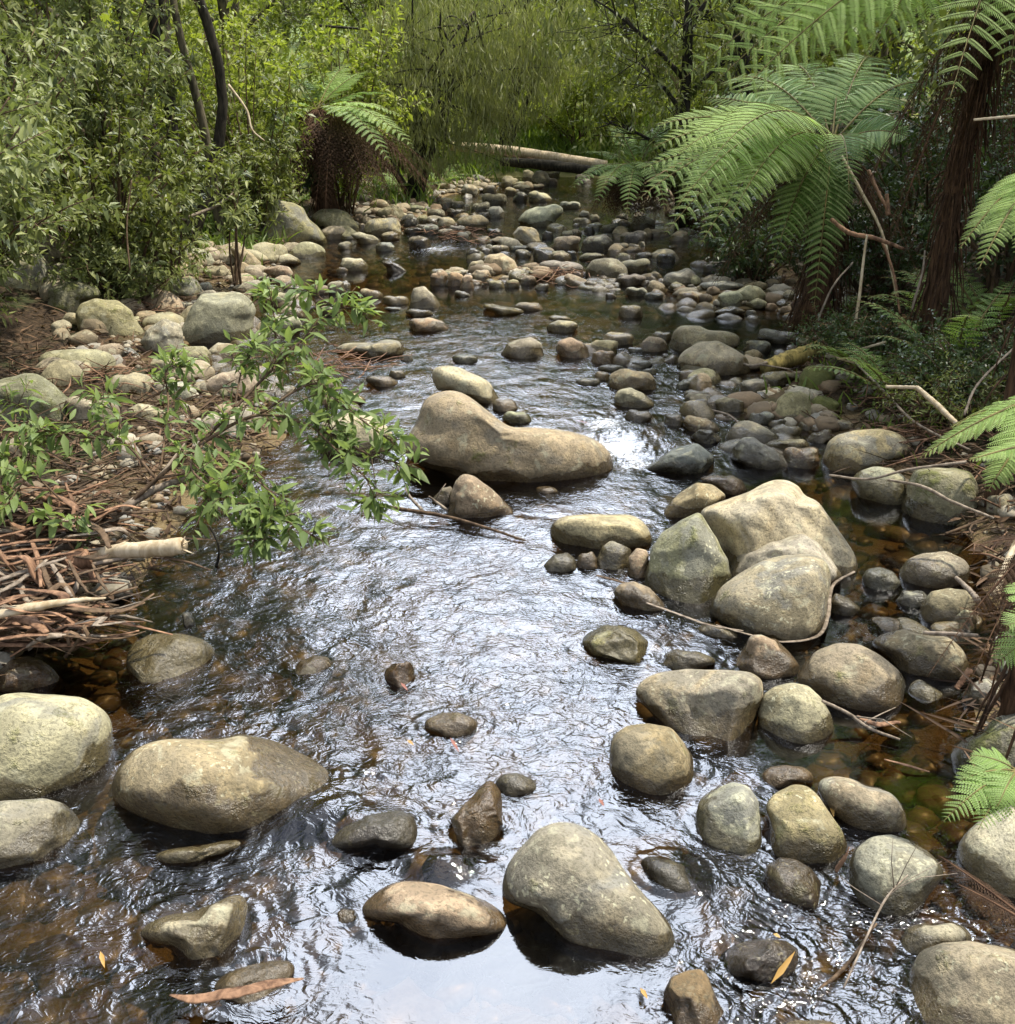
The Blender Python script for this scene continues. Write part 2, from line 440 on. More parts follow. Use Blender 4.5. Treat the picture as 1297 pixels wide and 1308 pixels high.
ROCKS = []
_rid = 0
def rock(tile, shp, col, lab=None, lm=None, moss=0.0, wet=0.0, sink=.012, ang=0.0, lift=None, cut=.75, parent=None, D=None, back=None):
    """shp: an outline read off the photo, or (cx, cy, w, h) for a plain cobble"""
    global _rid
    _rid += 1
    r = np.random.default_rng(1000 + _rid)
    ox, oy, s = TILE[tile]
    if not isinstance(shp[0], (tuple, list)):
        cx, cy, w, h = shp
        k = 14; ph = (np.arange(k) + r.uniform(0, 1)) * 2 * math.pi / k
        e = r.uniform(.78, 1.0)
        rr = 1 + .10 * r.normal(size=k)
        tilt = r.normal() * .10
        q = np.stack([np.sign(np.cos(ph)) * abs(np.cos(ph)) ** e * w / 2, np.sign(np.sin(ph)) * abs(np.sin(ph)) ** e * h / 2], 1) * rr[:, None]
        q = np.stack([q[:, 0] * math.cos(tilt) - q[:, 1] * math.sin(tilt), q[:, 1] + q[:, 0] * math.sin(tilt)], 1)
        shp = [(cx + a, cy + b) for a, b in q]
    px = np.array([(ox + u * s, oy + v * s) for u, v in shp])
    lo = px[np.argmax(px[:, 1])]
    cpx = np.array([px[:, 0].mean(), (px[:, 1].max() + px[:, 1].min()) / 2])
    low = px[px[:, 1] > px[:, 1].max() - .2 * np.ptp(px[:, 1])]
    bx, by = low[:, 0].mean(), px[:, 1].max()
    g = ground_hit(bx, by) if lift is None else P(bx, by, lift)
    zb = max(g[2], 0.0)
    base = P(bx, by, zb - sink)
    N = -norm(ray(*cpx))
    Rr = norm(np.cross([0, 0, 1.0], N)); Uu = np.cross(N, Rr)
    th = math.asin(max(-1, min(1, N[2])))
    def proj(plane_pt):
        out = []
        for p in px:
            d = ray(*p); t = ((plane_pt - CAM) @ N) / (d @ N); out.append(CAM + d * t)
        return np.array(out)
    q = proj(base)
    loc2 = np.stack([(q - base) @ Rr, (q - base) @ Uu], 1)
    w = np.ptp(loc2[:, 0]); h = np.ptp(loc2[:, 1])
    if D is None: D = .5 * (.80 * w * math.cos(th) + .85 * min(w, h) * math.sin(th))
    tn_ = max(math.tan(th), .12)
    stretch = 1 + min(1.4, .38 / tn_ ** .9)
    if back is None: back = .92 * math.sqrt(1 - 1 / stretch ** 2)
    base = base - N * D * back
    q = proj(base)
    loc2 = np.stack([(q - base) @ Rr, (q - base) @ Uu], 1)
    cen, rad = outline_radius(loc2, 2.2 if ang > .3 else 3.4)
    C = base + Rr * cen[0] + Uu * cen[1]
    phi = np.arange(256) * 2 * math.pi / 256
    rad = rad * (1 + (stretch - 1) * np.clip(-np.sin(phi), 0, 1) ** 2)     # the part below the water line
    size = max(np.ptp(px[:, 0]), np.ptp(px[:, 1]))
    n = 44 if size > 170 else 30 if size > 90 else 20 if size > 45 else 12 if size > 20 else 8
    S, Fq = cubesphere(n)
    p = S.copy()
    up = np.array([0, math.cos(th), math.sin(th)])
    cuts = [(norm(up + r.normal(size=3) * .30), cut + r.uniform(-.06, .10))]
    for _ in range(2 + int(ang * 7)):
        mdir = norm(np.array([r.normal(), r.normal() * .8, abs(r.normal()) + .25]))
        cuts.append((mdir, (.86 - .22 * ang) + r.uniform(-.07, .07)))
    for mdir, cc in cuts:
        dd = p @ mdir - cc
        sr = .06 if ang < .3 else .022
        dd = np.where(dd > sr, dd, np.where(dd > -sr, (dd + sr) ** 2 / (4 * sr), 0))
        p = p - dd[:, None] * mdir * .85
    w1, w2, w3 = Wav(_rid * 3, 10, 1.3), Wav(_rid * 3 + 1, 14, 3.2), Wav(_rid * 3 + 2, 16, 8.0)
    disp = .050 * w1(S) + (.030 + .02 * ang) * w2(S) + (.012 + .012 * ang) * w3(S)
    ph = np.arctan2(p[:, 1], p[:, 0]) / (2 * math.pi) * 256
    i0 = np.floor(ph).astype(int); f = ph - i0
    rr = rad[i0 % 256] * (1 - f) + rad[(i0 + 1) % 256] * f
    rho = np.sqrt(p[:, 0] ** 2 + p[:, 1] ** 2)
    e = .86
    rho2 = np.clip(rho, 1e-6, None) ** e * (1 + disp * .30)
    zz = np.sign(p[:, 2]) * np.abs(p[:, 2]) ** .92 * D * (1 + 1.5 * disp)
    ux = np.where(rho > 1e-6, p[:, 0] / np.maximum(rho, 1e-6), 0); uy = np.where(rho > 1e-6, p[:, 1] / np.maximum(rho, 1e-6), 0)
    Vw = C + Rr * (ux * rr * rho2)[:, None] + Uu * (uy * rr * rho2)[:, None] + N * zz[:, None]
    origin = np.array([C[0], C[1], zb])
    real = max(w, h)
    nm = 'boulder' if real > .62 else 'rock' if real > .30 else 'cobble' if real > .10 else 'pebble'
    o = link(nm, mesh(nm, Vw - origin, [Fq], M_ROCK), parent, origin)
    cvar = np.array(RC[col]) * (.84 + r.normal() * .11) * (1 + r.normal() * .05 * np.array([1, .1, -1])) * (1 + r.normal() * .02 * np.array([-.5, 1, -.5]))
    o.color = (*np.clip(cvar, .02, .9), 1)
    o['moss'] = float(moss + (0.35 if col == 'm' else 0)); o['wet'] = float(wet + (.55 if col == 'd' else 0))
    ROCKS.append(dict(o=o, col=col, lab=lab, lm=lm, C=C, px=cpx, w=np.ptp(px[:, 0]), h=np.ptp(px[:, 1]), real=real, nm=nm, D=D, bot=by, zb=zb, poly=px))
    return o

# --- foreground left
rock('G', [(-60,90),(0,60),(90,38),(210,45),(320,75),(400,120),(428,170),(420,240),(395,310),(330,370),(240,410),(140,445),(60,452),(-20,460),(-120,420),(-160,300),(-140,160)], 'l', 'large rounded lichen-flecked tan boulder cut by the left frame edge beside dark water', 'lichen boulder at the left edge', moss=.1)
rock('G', [(-100,480),(0,460),(90,452),(170,445),(250,465),(290,500),(320,560),(335,600),(330,640),(230,655),(160,680),(70,700),(0,720),(-100,730),(-140,600)], 't', 'flat-topped tan boulder below the larger boulder at the left frame edge', 'flat-topped boulder at the left edge')
rock('G', [(425,440),(428,380),(470,300),(530,240),(600,205),(720,197),(850,203),(950,215),(1040,238),(1150,290),(1260,345),(1330,390),(1360,450),(1290,490),(1150,530),(1000,560),(880,575),(760,568),(640,545),(520,500),(450,470)], 't', 'wide low half-wet boulder with grey patch, water sliding over its right end', 'wide half-wet boulder', moss=.05, sink=.045, wet=.55)
rock('G', [(555,660),(640,640),(780,618),(900,600),(950,598),(955,620),(900,645),(780,680),(680,705),(600,700)], 't', 'thin flat stone barely breaking the water in front of the wide half-wet boulder', 'thin flat stone', wet=.1)
rock('G', [(505,960),(560,915),(640,885),(740,870),(800,845),(870,815),(920,815),(940,860),(948,930),(940,975),(900,1010),(850,1040),(760,1075),(700,1055),(620,1015),(545,1000)], 'l', 'pale angular wedge of rock pointing left, alone in rippled water at lower left', 'pale wedge rock', ang=.6)
rock('G', [(800,1160),(850,1110),(930,1080),(1020,1058),(1090,1060),(1118,1085),(1100,1130),(1060,1200),(1045,1250),(950,1280),(860,1250),(820,1200)], 't', 'low tan rock with a strip of red bark lying on it near the bottom edge', 'bark-covered rock', sink=.03)
rock('D', [(500,1150),(560,1122),(680,1120),(770,1140),(815,1180),(800,1240),(740,1300),(640,1360),(560,1380),(500,1340),(470,1260),(475,1190)], 't', 'flat-topped half-sunken rock with wet grey front, alone below the bark pile', 'half-sunken flat-topped rock', wet=.45, sink=.085)
rock('D', [(-30,1260),(50,1215),(100,1200),(150,1215),(200,1250),(230,1290),(220,1330),(100,1350),(-30,1340)], 'b', 'low wet brown rock at the left frame edge above the lichen boulder', None, wet=.45, ang=.4)
rock('D', [(685,1040),(705,1030),(730,1060),(735,1095),(715,1100),(690,1075)], 'g', 'small upright grey pebble poking out of the dark rippled water', None, wet=.1)
rock('D', [(1095,1270),(1130,1220),(1180,1203),(1230,1205),(1262,1240),(1240,1280),(1180,1310),(1110,1310)], 'b', 'wet brown half-sunken rock with water washing over it, mid-stream on the left', 'half-sunken brown rock', wet=.3, sink=.04)
rock('I', [(-120,690),(-80,655),(0,660),(40,690),(100,760),(130,830),(60,850),(-30,820),(-80,760)], 'd', 'sleek wet dark rock sliding into the current right of the pear-shaped boulder', None, wet=.5, sink=.03)
rock('I', (300,1230,200,170), 'd', 'sunken slippery dark rock under the rapid at the bottom right', None, wet=.6, sink=.10)
# --- foreground centre
rock('H', [(620,790),(640,710),(690,640),(750,570),(820,540),(900,540),(980,580),(1040,640),(1080,710),(1140,790),(1200,860),(1260,930),(1275,1000),(1240,1050),(1160,1070),(1080,1030),(980,990),(880,950),(800,890),(720,850),(640,850)], 't', 'big pear-shaped tan boulder with pale lichen and dark wet lower rim, front centre', 'pear-shaped boulder', moss=.0)
rock('H', [(78,870),(110,835),(160,790),(220,760),(300,757),(400,775),(500,810),(590,850),(650,895),(675,930),(660,960),(580,972),(450,970),(330,955),(260,940),(220,900),(190,875),(130,880),(80,920)], 'p', 'long smooth seal-shaped tan rock beside the calm sky-reflecting pool', 'seal-shaped rock')
rock('H', [(313,185),(340,150),(400,125),(460,122),(520,145),(542,175),(510,210),(460,230),(400,212),(340,200)], 'p', 'round wet brown stone alone in the sparkling middle of the stream', 'round mid-stream stone', wet=.2)
rock('H', [(425,530),(470,480),(520,430),(560,385),(590,375),(630,410),(635,470),(620,560),(600,610),(545,665),(500,640),(460,580)], 'b', 'upright angular orange-brown wet rock behind the seal-shaped rock', 'angular orange-brown rock', ang=.9, wet=.6)
rock('H', [(595,385),(630,355),(680,352),(740,375),(770,420),(720,435),(660,450),(620,440)], 'g', 'smooth low grey stone tucked behind the angular orange-brown rock', None, wet=.1)
rock('H', [(-60,640),(20,560),(120,510),(230,490),(300,505),(325,560),(300,640),(250,640),(150,620),(60,650)], 'd', 'long smooth dark rock drowned by the flow between two mid-stream rocks', 'drowned dark rock', wet=.8, sink=.005)
rock('H', (410,715,180,120), 'd', 'slick dark lip of rock just behind the seal-shaped rock', None, wet=.8, sink=.05)
rock('H', (40,895,80,64), 'b', 'small brown stone against the left end of the seal-shaped rock')
rock('E', [(165,1297),(180,1250),(230,1220),(280,1212),(295,1260),(285,1310),(230,1330)], 'b', 'small jagged wet brown rock standing in the sky-reflecting riffle', 'jagged brown rock', ang=.8, wet=.7)
# --- foreground right
rock('I', [(-140,40),(-110,0),(-60,-25),(50,-40),(200,-38),(300,-30),(345,0),(350,70),(330,150),(290,210),(230,250),(150,245),(60,215),(0,175),(-80,110),(-130,80)], 't', 'broad tan boulder with dented right side, largest of the right foreground cluster', 'broad dented boulder', ang=.35)
rock('I', [(330,120),(345,60),(390,25),(450,10),(520,20),(570,70),(610,140),(612,190),(560,225),(500,245),(430,220),(350,185)], 't', 'rounded tan rock leaning on the right side of the broad dented boulder', None)
rock('I', [(-238,260),(-220,210),(-170,175),(-80,165),(0,178),(60,230),(95,290),(85,350),(50,405),(0,435),(-60,440),(-150,400),(-220,350)], 's', 'round brown-grey boulder below the broad dented boulder at the rapid edge', 'round boulder at the rapid edge', ang=.2)
rock('I', [(92,520),(110,450),(160,405),(230,385),(290,400),(330,450),(340,530),(335,610),(310,650),(280,668),(200,640),(130,600)], 't', 'egg-shaped tan rock with dark wet foot, leftmost of the three upright rocks', 'egg-shaped rock')
rock('I', [(352,470),(390,425),(460,388),(510,395),(550,430),(590,490),(640,560),(668,630),(655,680),(610,710),(540,712),(470,690),(400,660),(385,600),(370,530)], 'm', 'tilted oblong greenish-tan rock between the egg-shaped rock and its rounder neighbours', 'tilted oblong rock', moss=-.15)
rock('I', [(555,410),(570,375),(620,367),(700,375),(790,400),(850,450),(885,510),(885,575),(830,590),(750,580),(690,555),(620,505),(580,470)], 't', 'smooth oval tan rock lying slantwise above the round grey boulder on the right', 'slanting oval rock')
rock('I', [(665,700),(690,640),(750,595),(830,578),(900,600),(970,650),(1020,700),(1030,740),(990,790),(920,850),(850,895),(800,890),(740,840),(690,780)], 's', 'round grey-brown boulder with thin bare twigs in front of it', 'twig-fronted round boulder')
rock('I', [(325,720),(350,685),(410,670),(470,675),(530,710),(575,770),(580,830),(565,880),(500,865),(420,830),(350,780)], 'b', 'reddish-brown wet rock below the tilted oblong rock', 'reddish-brown rock', ang=.5, wet=.25)
rock('I', [(168,1090),(190,1030),(250,995),(330,980),(430,985),(490,1010),(510,1060),(500,1110),(450,1145),(380,1140),(300,1120),(220,1140),(175,1120)], 'd', 'dark wet rock with an orange leaf stuck on its right side', 'dark rock with the orange leaf', ang=.4)
rock('I', [(-30,1180),(0,1120),(60,1095),(120,1085),(150,1110),(180,1180),(210,1270),(200,1330),(100,1370),(-10,1340)], 'b', 'brown wedge-shaped rock touching the bottom edge right of the calm pool', 'brown wedge at the bottom edge', ang=.6)
rock('I', [(850,990),(880,940),(950,918),(1050,912),(1110,930),(1145,970),(1120,1000),(1000,1050),(920,1065),(870,1050)], 't', 'low tan rock half hidden behind the big boulder in the bottom right corner', None)
rock('I', [(895,1200),(900,1100),(940,1020),(1020,990),(1150,985),(1250,1000),(1350,1030),(1420,1150),(1420,1300),(1350,1400),(1150,1420),(950,1380),(900,1300)], 's', 'huge lichen-blotched boulder filling the bottom right corner', 'corner boulder', moss=.05)
rock('I', [(1085,620),(1120,570),(1180,520),(1260,480),(1340,470),(1420,560),(1420,760),(1340,830),(1250,830),(1180,770),(1110,690)], 'w', 'big whitish lichen-covered boulder on the right frame edge behind the brown dead frond', 'whitish boulder on the right edge', moss=.1)
rock('I', [(1065,280),(1100,230),(1160,190),(1230,140),(1330,120),(1400,200),(1380,350),(1280,380),(1150,370),(1090,330)], 's', 'moss-topped boulder on the right frame edge above the small green fern', None, moss=.35)
rock('I', [(1085,60),(1120,20),(1190,-5),(1240,0),(1270,55),(1240,100),(1180,118),(1110,90)], 'g', 'angular pale grey rock at the right bank beside the tan elongated boulder', 'angular pale grey rock', ang=.6)
rock('I', (1095,178,52,45), 'w', 'small pale disc-like pebble in the shallows below the angular grey rock')
rock('I', [(335,360),(370,330),(430,322),(500,330),(535,355),(540,395),(480,390),(430,400),(380,420),(345,400)], 'p', 'flat pinkish stone with bark on it, wedged above the egg-shaped rock')
rock('I', (870,225,115,64), 'b', 'sunken brown stone under the shallow tea-coloured water on the right', None, sink=.06)
rock('I', (520,1325,260,90), 't', 'low tan stone cut by the bottom edge right of centre')
# --- middle right group
rock('F', [(110,650),(210,615),(300,585),(340,545),(390,520),(440,517),(490,545),(510,590),(560,620),(600,680),(640,740),(690,810),(693,860),(670,895),(630,905),(560,900),(420,920),(260,940),(220,900),(150,800)], 'l', 'massive cracked pale boulder in the middle right, tallest of its touching group', 'cracked pale boulder', ang=.6, D=.42)
rock('F', [(-85,870),(-75,800),(-40,740),(40,690),(110,655),(150,720),(200,790),(235,840),(230,900),(170,960),(120,1000),(40,1005),(-20,985),(-70,940)], 'm', 'greenish split-off block leaning on the left of the cracked pale boulder', 'greenish split block', ang=.5, moss=-.2)
rock('F', [(235,890),(245,810),(340,775),(440,745),(500,740),(550,775),(600,840),(650,905),(600,940),(400,930),(260,940)], 'l', 'stepped slab between the cracked pale boulder and the rounded one in front', None, ang=.8, D=.30, back=.2)
rock('F', [(160,1000),(180,950),(240,905),(330,850),(420,820),(520,815),(590,840),(610,900),(600,980),(580,1050),(530,1100),(440,1118),(330,1105),(230,1060),(170,1040)], 's', 'rounded mossy-browed boulder in front of the cracked pale boulder, ringed by bark', 'bark-ringed boulder', moss=.05, back=.45)
rock('F', [(-30,690),(-10,630),(40,585),(100,548),(160,555),(215,600),(180,640),(60,690)], 's', 'rounded tan boulder behind the left shoulder of the cracked pale boulder')
rock('F', [(90,535),(150,522),(230,522),(270,540),(290,580),(240,600),(180,570),(120,550)], 'p', 'pinkish slab stone behind the cracked pale boulder')
rock('F', [(718,905),(740,875),(790,865),(840,885),(870,930),(840,955),(780,965),(730,935)], 'g', 'dark grey turtle-shaped rock with pale top in the brown pool', 'turtle-shaped rock', wet=.15)
rock('F', [(860,885),(890,840),(950,815),(1040,808),(1110,840),(1135,880),(1110,930),(1040,945),(950,950),(880,930)], 's', 'smooth loaf-shaped tan rock at the right side of the brown pool', 'loaf-shaped rock')
rock('F', [(945,1010),(980,960),(1050,945),(1120,955),(1150,990),(1140,1060),(1060,1090),(980,1080),(950,1050)], 's', 'round tan rock just in front of the loaf-shaped rock')
rock('F', (1095,1065,120,100), 's', 'tan rock half hidden by dead fern at the right bank')
rock('F', (915,990,112,78), 'g', 'small wet grey rock between the turtle-shaped and round tan rocks', None, wet=.1)
rock('F', [(590,1010),(620,965),(670,985),(718,1025),(690,1050),(600,1062)], 's', 'small rock at the right foot of the bark-ringed boulder')
rock('F', [(735,1160),(790,1120),(870,1103),(960,1105),(1040,1125),(1100,1180),(1125,1240),(1100,1290),(1000,1297),(900,1290),(860,1240),(800,1190)], 's', 'elongated brown-grey boulder behind the slanting flat-topped one at the right', 'elongated brown-grey boulder')
rock('F', [(470,1300),(500,1230),(550,1180),(630,1152),(710,1160),(790,1200),(860,1260),(890,1310),(875,1350),(850,1395),(810,1415),(700,1400),(580,1365),(500,1320)], 't', 'slanting tan boulder with bright flat top and mossy dark front', 'slanting tan boulder', moss=.05)
rock('F', [(225,1250),(260,1190),(290,1130),(340,1110),(400,1130),(450,1190),(488,1240),(470,1280),(400,1297),(300,1280)], 'p', 'peaked brownish rock between the bark-ringed boulder and the broad dented boulder', 'peaked brownish rock', ang=.4)
rock('F', [(-45,1250),(-30,1190),(20,1175),(90,1180),(150,1205),(180,1225),(110,1255),(20,1270)], 'g', 'low pale grey stone behind the broad dented boulder')
rock('F', [(85,1110),(130,1078),(200,1085),(260,1120),(290,1150),(250,1180),(160,1150)], 's', 'half-sunken sloping stone below the bark-ringed boulder', None, sink=.05, wet=.1)
rock('F', (1290,1160,110,110), 'b', 'brown rock under ferns on the right frame edge')
rock('F', (1295,1262,120,100), 'g', 'grey rock on the right frame edge above the angular pale grey rock')
# --- E tile: the long boulder and its neighbours
rock('E', [(235,400),(270,380),(300,330),(335,275),(310,265),(340,235),(400,207),(450,202),(495,220),(540,262),(600,305),(680,332),(760,345),(850,355),(930,370),(990,390),(1030,430),(1038,470),(1020,510),(970,540),(880,555),(790,552),(680,540),(560,520),(450,500),(360,488),(280,470),(245,440)], 't', 'long saddle-backed boulder with high left end lying across the stream', 'long saddle-backed boulder', D=.42, moss=.05)
rock('E', [(358,150),(370,115),(420,108),(480,120),(540,150),(580,175),(592,240),(570,258),(530,235),(490,205),(440,203),(380,200)], 't', 'smooth oblong tan rock behind the high end of the long saddle-backed boulder', 'oblong tan rock')
rock('E', [(425,680),(430,600),(450,545),(480,518),(520,525),(580,570),(640,630),(664,655),(655,680),(590,695),(500,697)], 'p', 'pyramid-shaped pinkish-brown rock in front of the long saddle-backed boulder', 'pyramid-shaped rock', ang=.25, cut=.9)
rock('E', [(355,615),(400,570),(435,555),(460,640),(400,645)], 'b', 'small dark brown stone behind the pyramid-shaped rock')
rock('E', (680,308,118,56), 't', 'small pale stone behind the saddle of the long boulder')
rock('E', (635,258,90,50), 's', 'small brown stone touching the oblong tan rock')
rock('E', (175,168,120,48), 't'); rock('E', (230,142,62,36), 't')
rock('E', [(-20,60),(20,25),(120,22),(180,10),(240,15),(258,50),(245,78),(150,80),(60,70)], 'l', 'flat pale bone-shaped rock right of the leafy overhanging branch', 'flat bone-shaped rock')
rock('E', [(-60,330),(0,290),(80,272),(140,290),(190,330),(220,370),(210,420),(150,440),(0,450),(-60,420)], 'l', 'large pale pinkish boulder half hidden by the overhanging leafy branch', 'leaf-hidden pale boulder')
rock('E', (50,238,120,45), 'l'); rock('E', (480,85,100,40), 'g'); rock('E', (265,80,50,30), 'g')
rock('E', [(615,70),(640,30),(690,2),(730,0),(775,25),(780,75),(740,85),(650,85)], 't', 'domed tan rock with small sticks at its foot, mid-stream', 'domed tan rock')
rock('E', [(822,50),(840,15),(880,2),(930,15),(950,45),(940,85),(880,80)], 'p', 'round pinkish rock right of the domed tan rock', 'round pinkish rock')
rock('E', (1000,42,125,62), 'y'); rock('E', (1010,77,88,58), 'p'); rock('E', (1060,12,130,58), 't'); rock('E', (1130,52,65,25), 'g')
rock('E', (1152,104,85,32), 'g'); rock('E', (1032,120,105,30), 't')
rock('E', [(1020,180),(1030,140),(1070,120),(1130,120),(1180,135),(1205,170),(1195,210),(1140,205),(1060,205)], 't', 'tan boulder with bleached top above the white rapid', 'tan boulder above the rapid', moss=.05)
rock('E', [(1042,230),(1060,200),(1110,190),(1160,215),(1200,255),(1170,275),(1080,275),(1050,255)], 's', 'egg-shaped rock directly in front of the tan boulder above the rapid', 'egg-shaped rock at the rapid')
rock('E', (1135,303,100,55), 'd'); rock('E', (950,172,100,30), 'g'); rock('E', (1000,150,60,40), 't'); rock('E', (1180,132,50,28), 't')
rock('E', [(803,740),(815,700),(860,678),(950,672),(1050,665),(1110,668),(1150,690),(1180,740),(1190,775),(1150,800),(1050,800),(960,812),(880,800),(830,780)], 't', 'wide smooth cushion-shaped tan boulder left of the cracked pale boulder', 'cushion-shaped boulder')
rock('E', [(980,840),(1000,790),(1040,762),(1085,775),(1110,800),(1105,850),(1060,885),(1000,885)], 't', 'small round tan rock leaning on the front of the cushion-shaped boulder')
rock('E', [(1100,830),(1130,795),(1170,805),(1180,850),(1170,900),(1130,920),(1105,880)], 'p', 'small upright pinkish rock wrapped in bark beside the greenish split block')
rock('E', (944,848,74,74), 'p', 'little reddish cobble in front of the cushion-shaped boulder')
rock('E', [(780,860),(820,820),(870,812),(900,840),(905,880),(850,895),(790,890)], 'g', 'low wet grey stone in the current left of the little reddish cobble', None, wet=.1)
rock('E', [(1040,965),(1070,930),(1120,920),(1180,945),(1230,1000),(1240,1035),(1160,1045),(1080,1010)], 's', 'slanting oval rock at the foot of the greenish split block')
rock('E', [(905,1155),(940,1115),(1010,1085),(1090,1090),(1150,1115),(1195,1150),(1180,1200),(1130,1235),(1050,1220),(960,1195)], 'm', 'blocky greenish rock with hollow in its top, alone at the riffle edge', 'hollow-topped rock', ang=.6, moss=-.2)
rock('E', (790,580,85,36), 'b', None, None, 0, .3)
# --- F tile: right bank stones
rock('F', [(-5,40),(10,-20),(40,-42),(130,-40),(220,-25),(262,0),(262,40),(150,70),(30,65)], 't', 'flat-topped mossy tan boulder on the right, behind the rounder one', 'flat-topped mossy boulder', moss=.1)
rock('F', [(22,95),(50,55),(110,20),(180,15),(240,45),(290,80),(302,115),(280,142),(200,145),(110,135),(50,120)], 't', 'smooth round tan boulder left of the mossy yellow log', 'round boulder by the mossy log', moss=.05)
rock('F', (310,75,70,55), 't'); rock('F', (330,38,105,50), 's')
rock('F', (315,185,115,58), 'g'); rock('F', (400,158,140,55), 's')
rock('F', [(390,280),(400,235),(440,205),(490,195),(525,225),(535,280),(510,315),(450,325),(400,305)], 'y', 'upright rounded yellowish rock below the mossy log on the right bank', 'upright yellowish rock', moss=.05)
rock('F', (578,260,110,75), 'm', 'low dark moss-covered rock right of the upright yellowish rock', None, moss=.3)
rock('F', (550,165,150,120), 'm', 'moss-bearded boulder beneath the right end of the mossy log', None, moss=.5)
rock('F', (592,313,95,58), 'p'); rock('F', (226,258,115,68), 't'); rock('F', (76,148,98,48), 't'); rock('F', (98,220,112,45), 't'); rock('F', (55,183,72,38), 'g')
rock('F', (160,147,42,36), 't'); rock('F', (146,195,50,24), 't'); rock('F', (375,262,40,48), 'p'); rock('F', (328,270,56,30), 'p'); rock('F', (338,306,100,55), 'g')
rock('F', (435,358,120,55), 't'); rock('F', (507,340,65,35), 't'); rock('F', (568,377,105,52), 's'); rock('F', (402,328,75,36), 'g'); rock('F', (338,350,70,26), 'g')
rock('F', [(45,320),(60,295),(110,295),(160,320),(190,350),(170,368),(100,365),(60,345)], 't', 'tilted flat tan stone above the dark angular stone near the rapid', None)
rock('F', [(75,375),(110,350),(150,350),(185,375),(200,400),(150,415),(100,400)], 'd', 'dark angular stone behind the grey slab right of the rapid', None, ang=.8)
rock('F', (15,315,70,55), 'd')
rock('F', [(-114,515),(-40,450),(30,410),(100,400),(150,440),(170,470),(120,515),(20,520)], 'g', 'smooth blue-grey sloping slab at the right side of the white rapid', 'blue-grey slab', ang=.2)
rock('F', [(205,455),(240,410),(270,378),(310,372),(360,405),(430,450),(460,480),(455,505),(400,520),(300,490),(220,475)], 'g', 'sharp-edged grey wedge right of the blue-grey slab', 'sharp grey wedge', ang=.9)
rock('F', (440,412,170,58), 's'); rock('F', (490,455,150,85), 'p', None, None, 0, .2)
rock('F', [(580,460),(590,400),(625,370),(700,352),(790,347),(860,365),(900,400),(905,440),(860,480),(780,510),(690,520),(610,510)], 'y', 'big yellow lichen-coated boulder on the right bank', 'yellow lichen boulder')
rock('F', [(665,545),(700,510),(760,490),(840,490),(885,530),(890,600),(860,640),(790,620),(700,580)], 'l', 'pale wet-footed boulder in front of the yellow lichen boulder', None, wet=.3)
rock('F', [(890,560),(920,500),(1000,470),(1080,475),(1140,520),(1165,570),(1175,640),(1120,690),(1050,710),(960,680),(900,640)], 'm', 'moss-draped rounded boulder at the waterline under the right bank ferns', 'moss-draped boulder', moss=-.08, wet=.2)
rock('F', (1250,630,120,85), 's')
rock('F', (1190,1298,80,50), 'p')
# --- D tile: stones behind the overhanging branch
rock('D', [(432,70),(455,42),(490,38),(525,65),(530,85),(440,85)], 'g', None); rock('D', [(550,105),(590,75),(650,75),(700,100),(715,130),(690,155),(620,150),(570,140)], 't')
rock('D', [(380,190),(430,145),(500,130),(560,145),(590,180),(560,215),(450,220)], 's'); rock('D', [(600,200),(640,162),(700,170),(745,205),(735,235),(680,250),(620,235)], 't')
rock('D', [(-60,200),(0,150),(90,130),(150,145),(200,180),(240,215),(290,260),(270,300),(200,330),(100,340),(-60,340)], 'm', 'big dark moss-patched boulder on the left bank above the debris', 'moss-patched left boulder', moss=-.1)
rock('D', [(240,240),(280,220),(330,235),(430,245),(455,270),(440,310),(380,340),(280,330)], 's'); rock('D', [(470,280),(520,250),(560,255),(620,280),(630,310),(560,325),(490,315)], 't')
rock('D', [(740,330),(790,290),(850,280),(895,300),(905,340),(890,380),(800,390)], 'g'); rock('D', [(740,190),(800,150),(880,115),(950,120),(985,180),(960,230),(880,240),(800,220)], 'p')
rock('D', [(775,60),(820,22),(850,25),(880,65),(870,88),(800,90)], 't'); rock('D', [(-30,410),(50,380),(130,385),(140,430),(80,460),(-30,470)], 't')
# --- A tile: left stones
rock('A', [(938,830),(960,790),(1000,750),(1050,738),(1110,750),(1145,785),(1165,830),(1200,850),(1212,900),(1160,920),(1080,915),(1000,915),(945,890)], 'm', 'great domed greenish boulder standing tall on the far left bank', 'great domed boulder', moss=-.25)
rock('A', [(1165,820),(1210,788),(1262,782),(1310,800),(1345,845),(1340,880),(1300,872),(1210,850)], 'm', 'rounded greenish boulder right of the great domed boulder', None, moss=-.2)
rock('A', [(1205,870),(1240,850),(1290,850),(1320,880),(1290,905),(1220,905)], 't'); rock('A', [(1040,945),(1075,915),(1110,905),(1145,925),(1140,965),(1090,970)], 't')
rock('A', [(975,970),(1030,952),(1090,955),(1140,985),(1110,1000),(990,995)], 'l'); rock('A', [(990,1010),(1040,995),(1090,1005),(1112,1040),(1080,1055),(1010,1050)], 'p')
rock('A', [(865,935),(900,922),(940,945),(980,985),(975,1010),(930,1020),(895,995)], 't', None, None, 0, 0, .012, .5); rock('A', [(812,970),(840,950),(885,955),(898,985),(880,1002),(830,1002)], 't')
rock('A', [(668,955),(710,930),(760,935),(800,955),(810,985),(780,1005),(730,1015),(690,995)], 't'); rock('A', [(765,1020),(800,998),(845,998),(872,1030),(860,1050),(790,1055)], 't')
rock('A', (888,1020,55,38), 't'); rock('A', (962,1040,95,40), 'l')
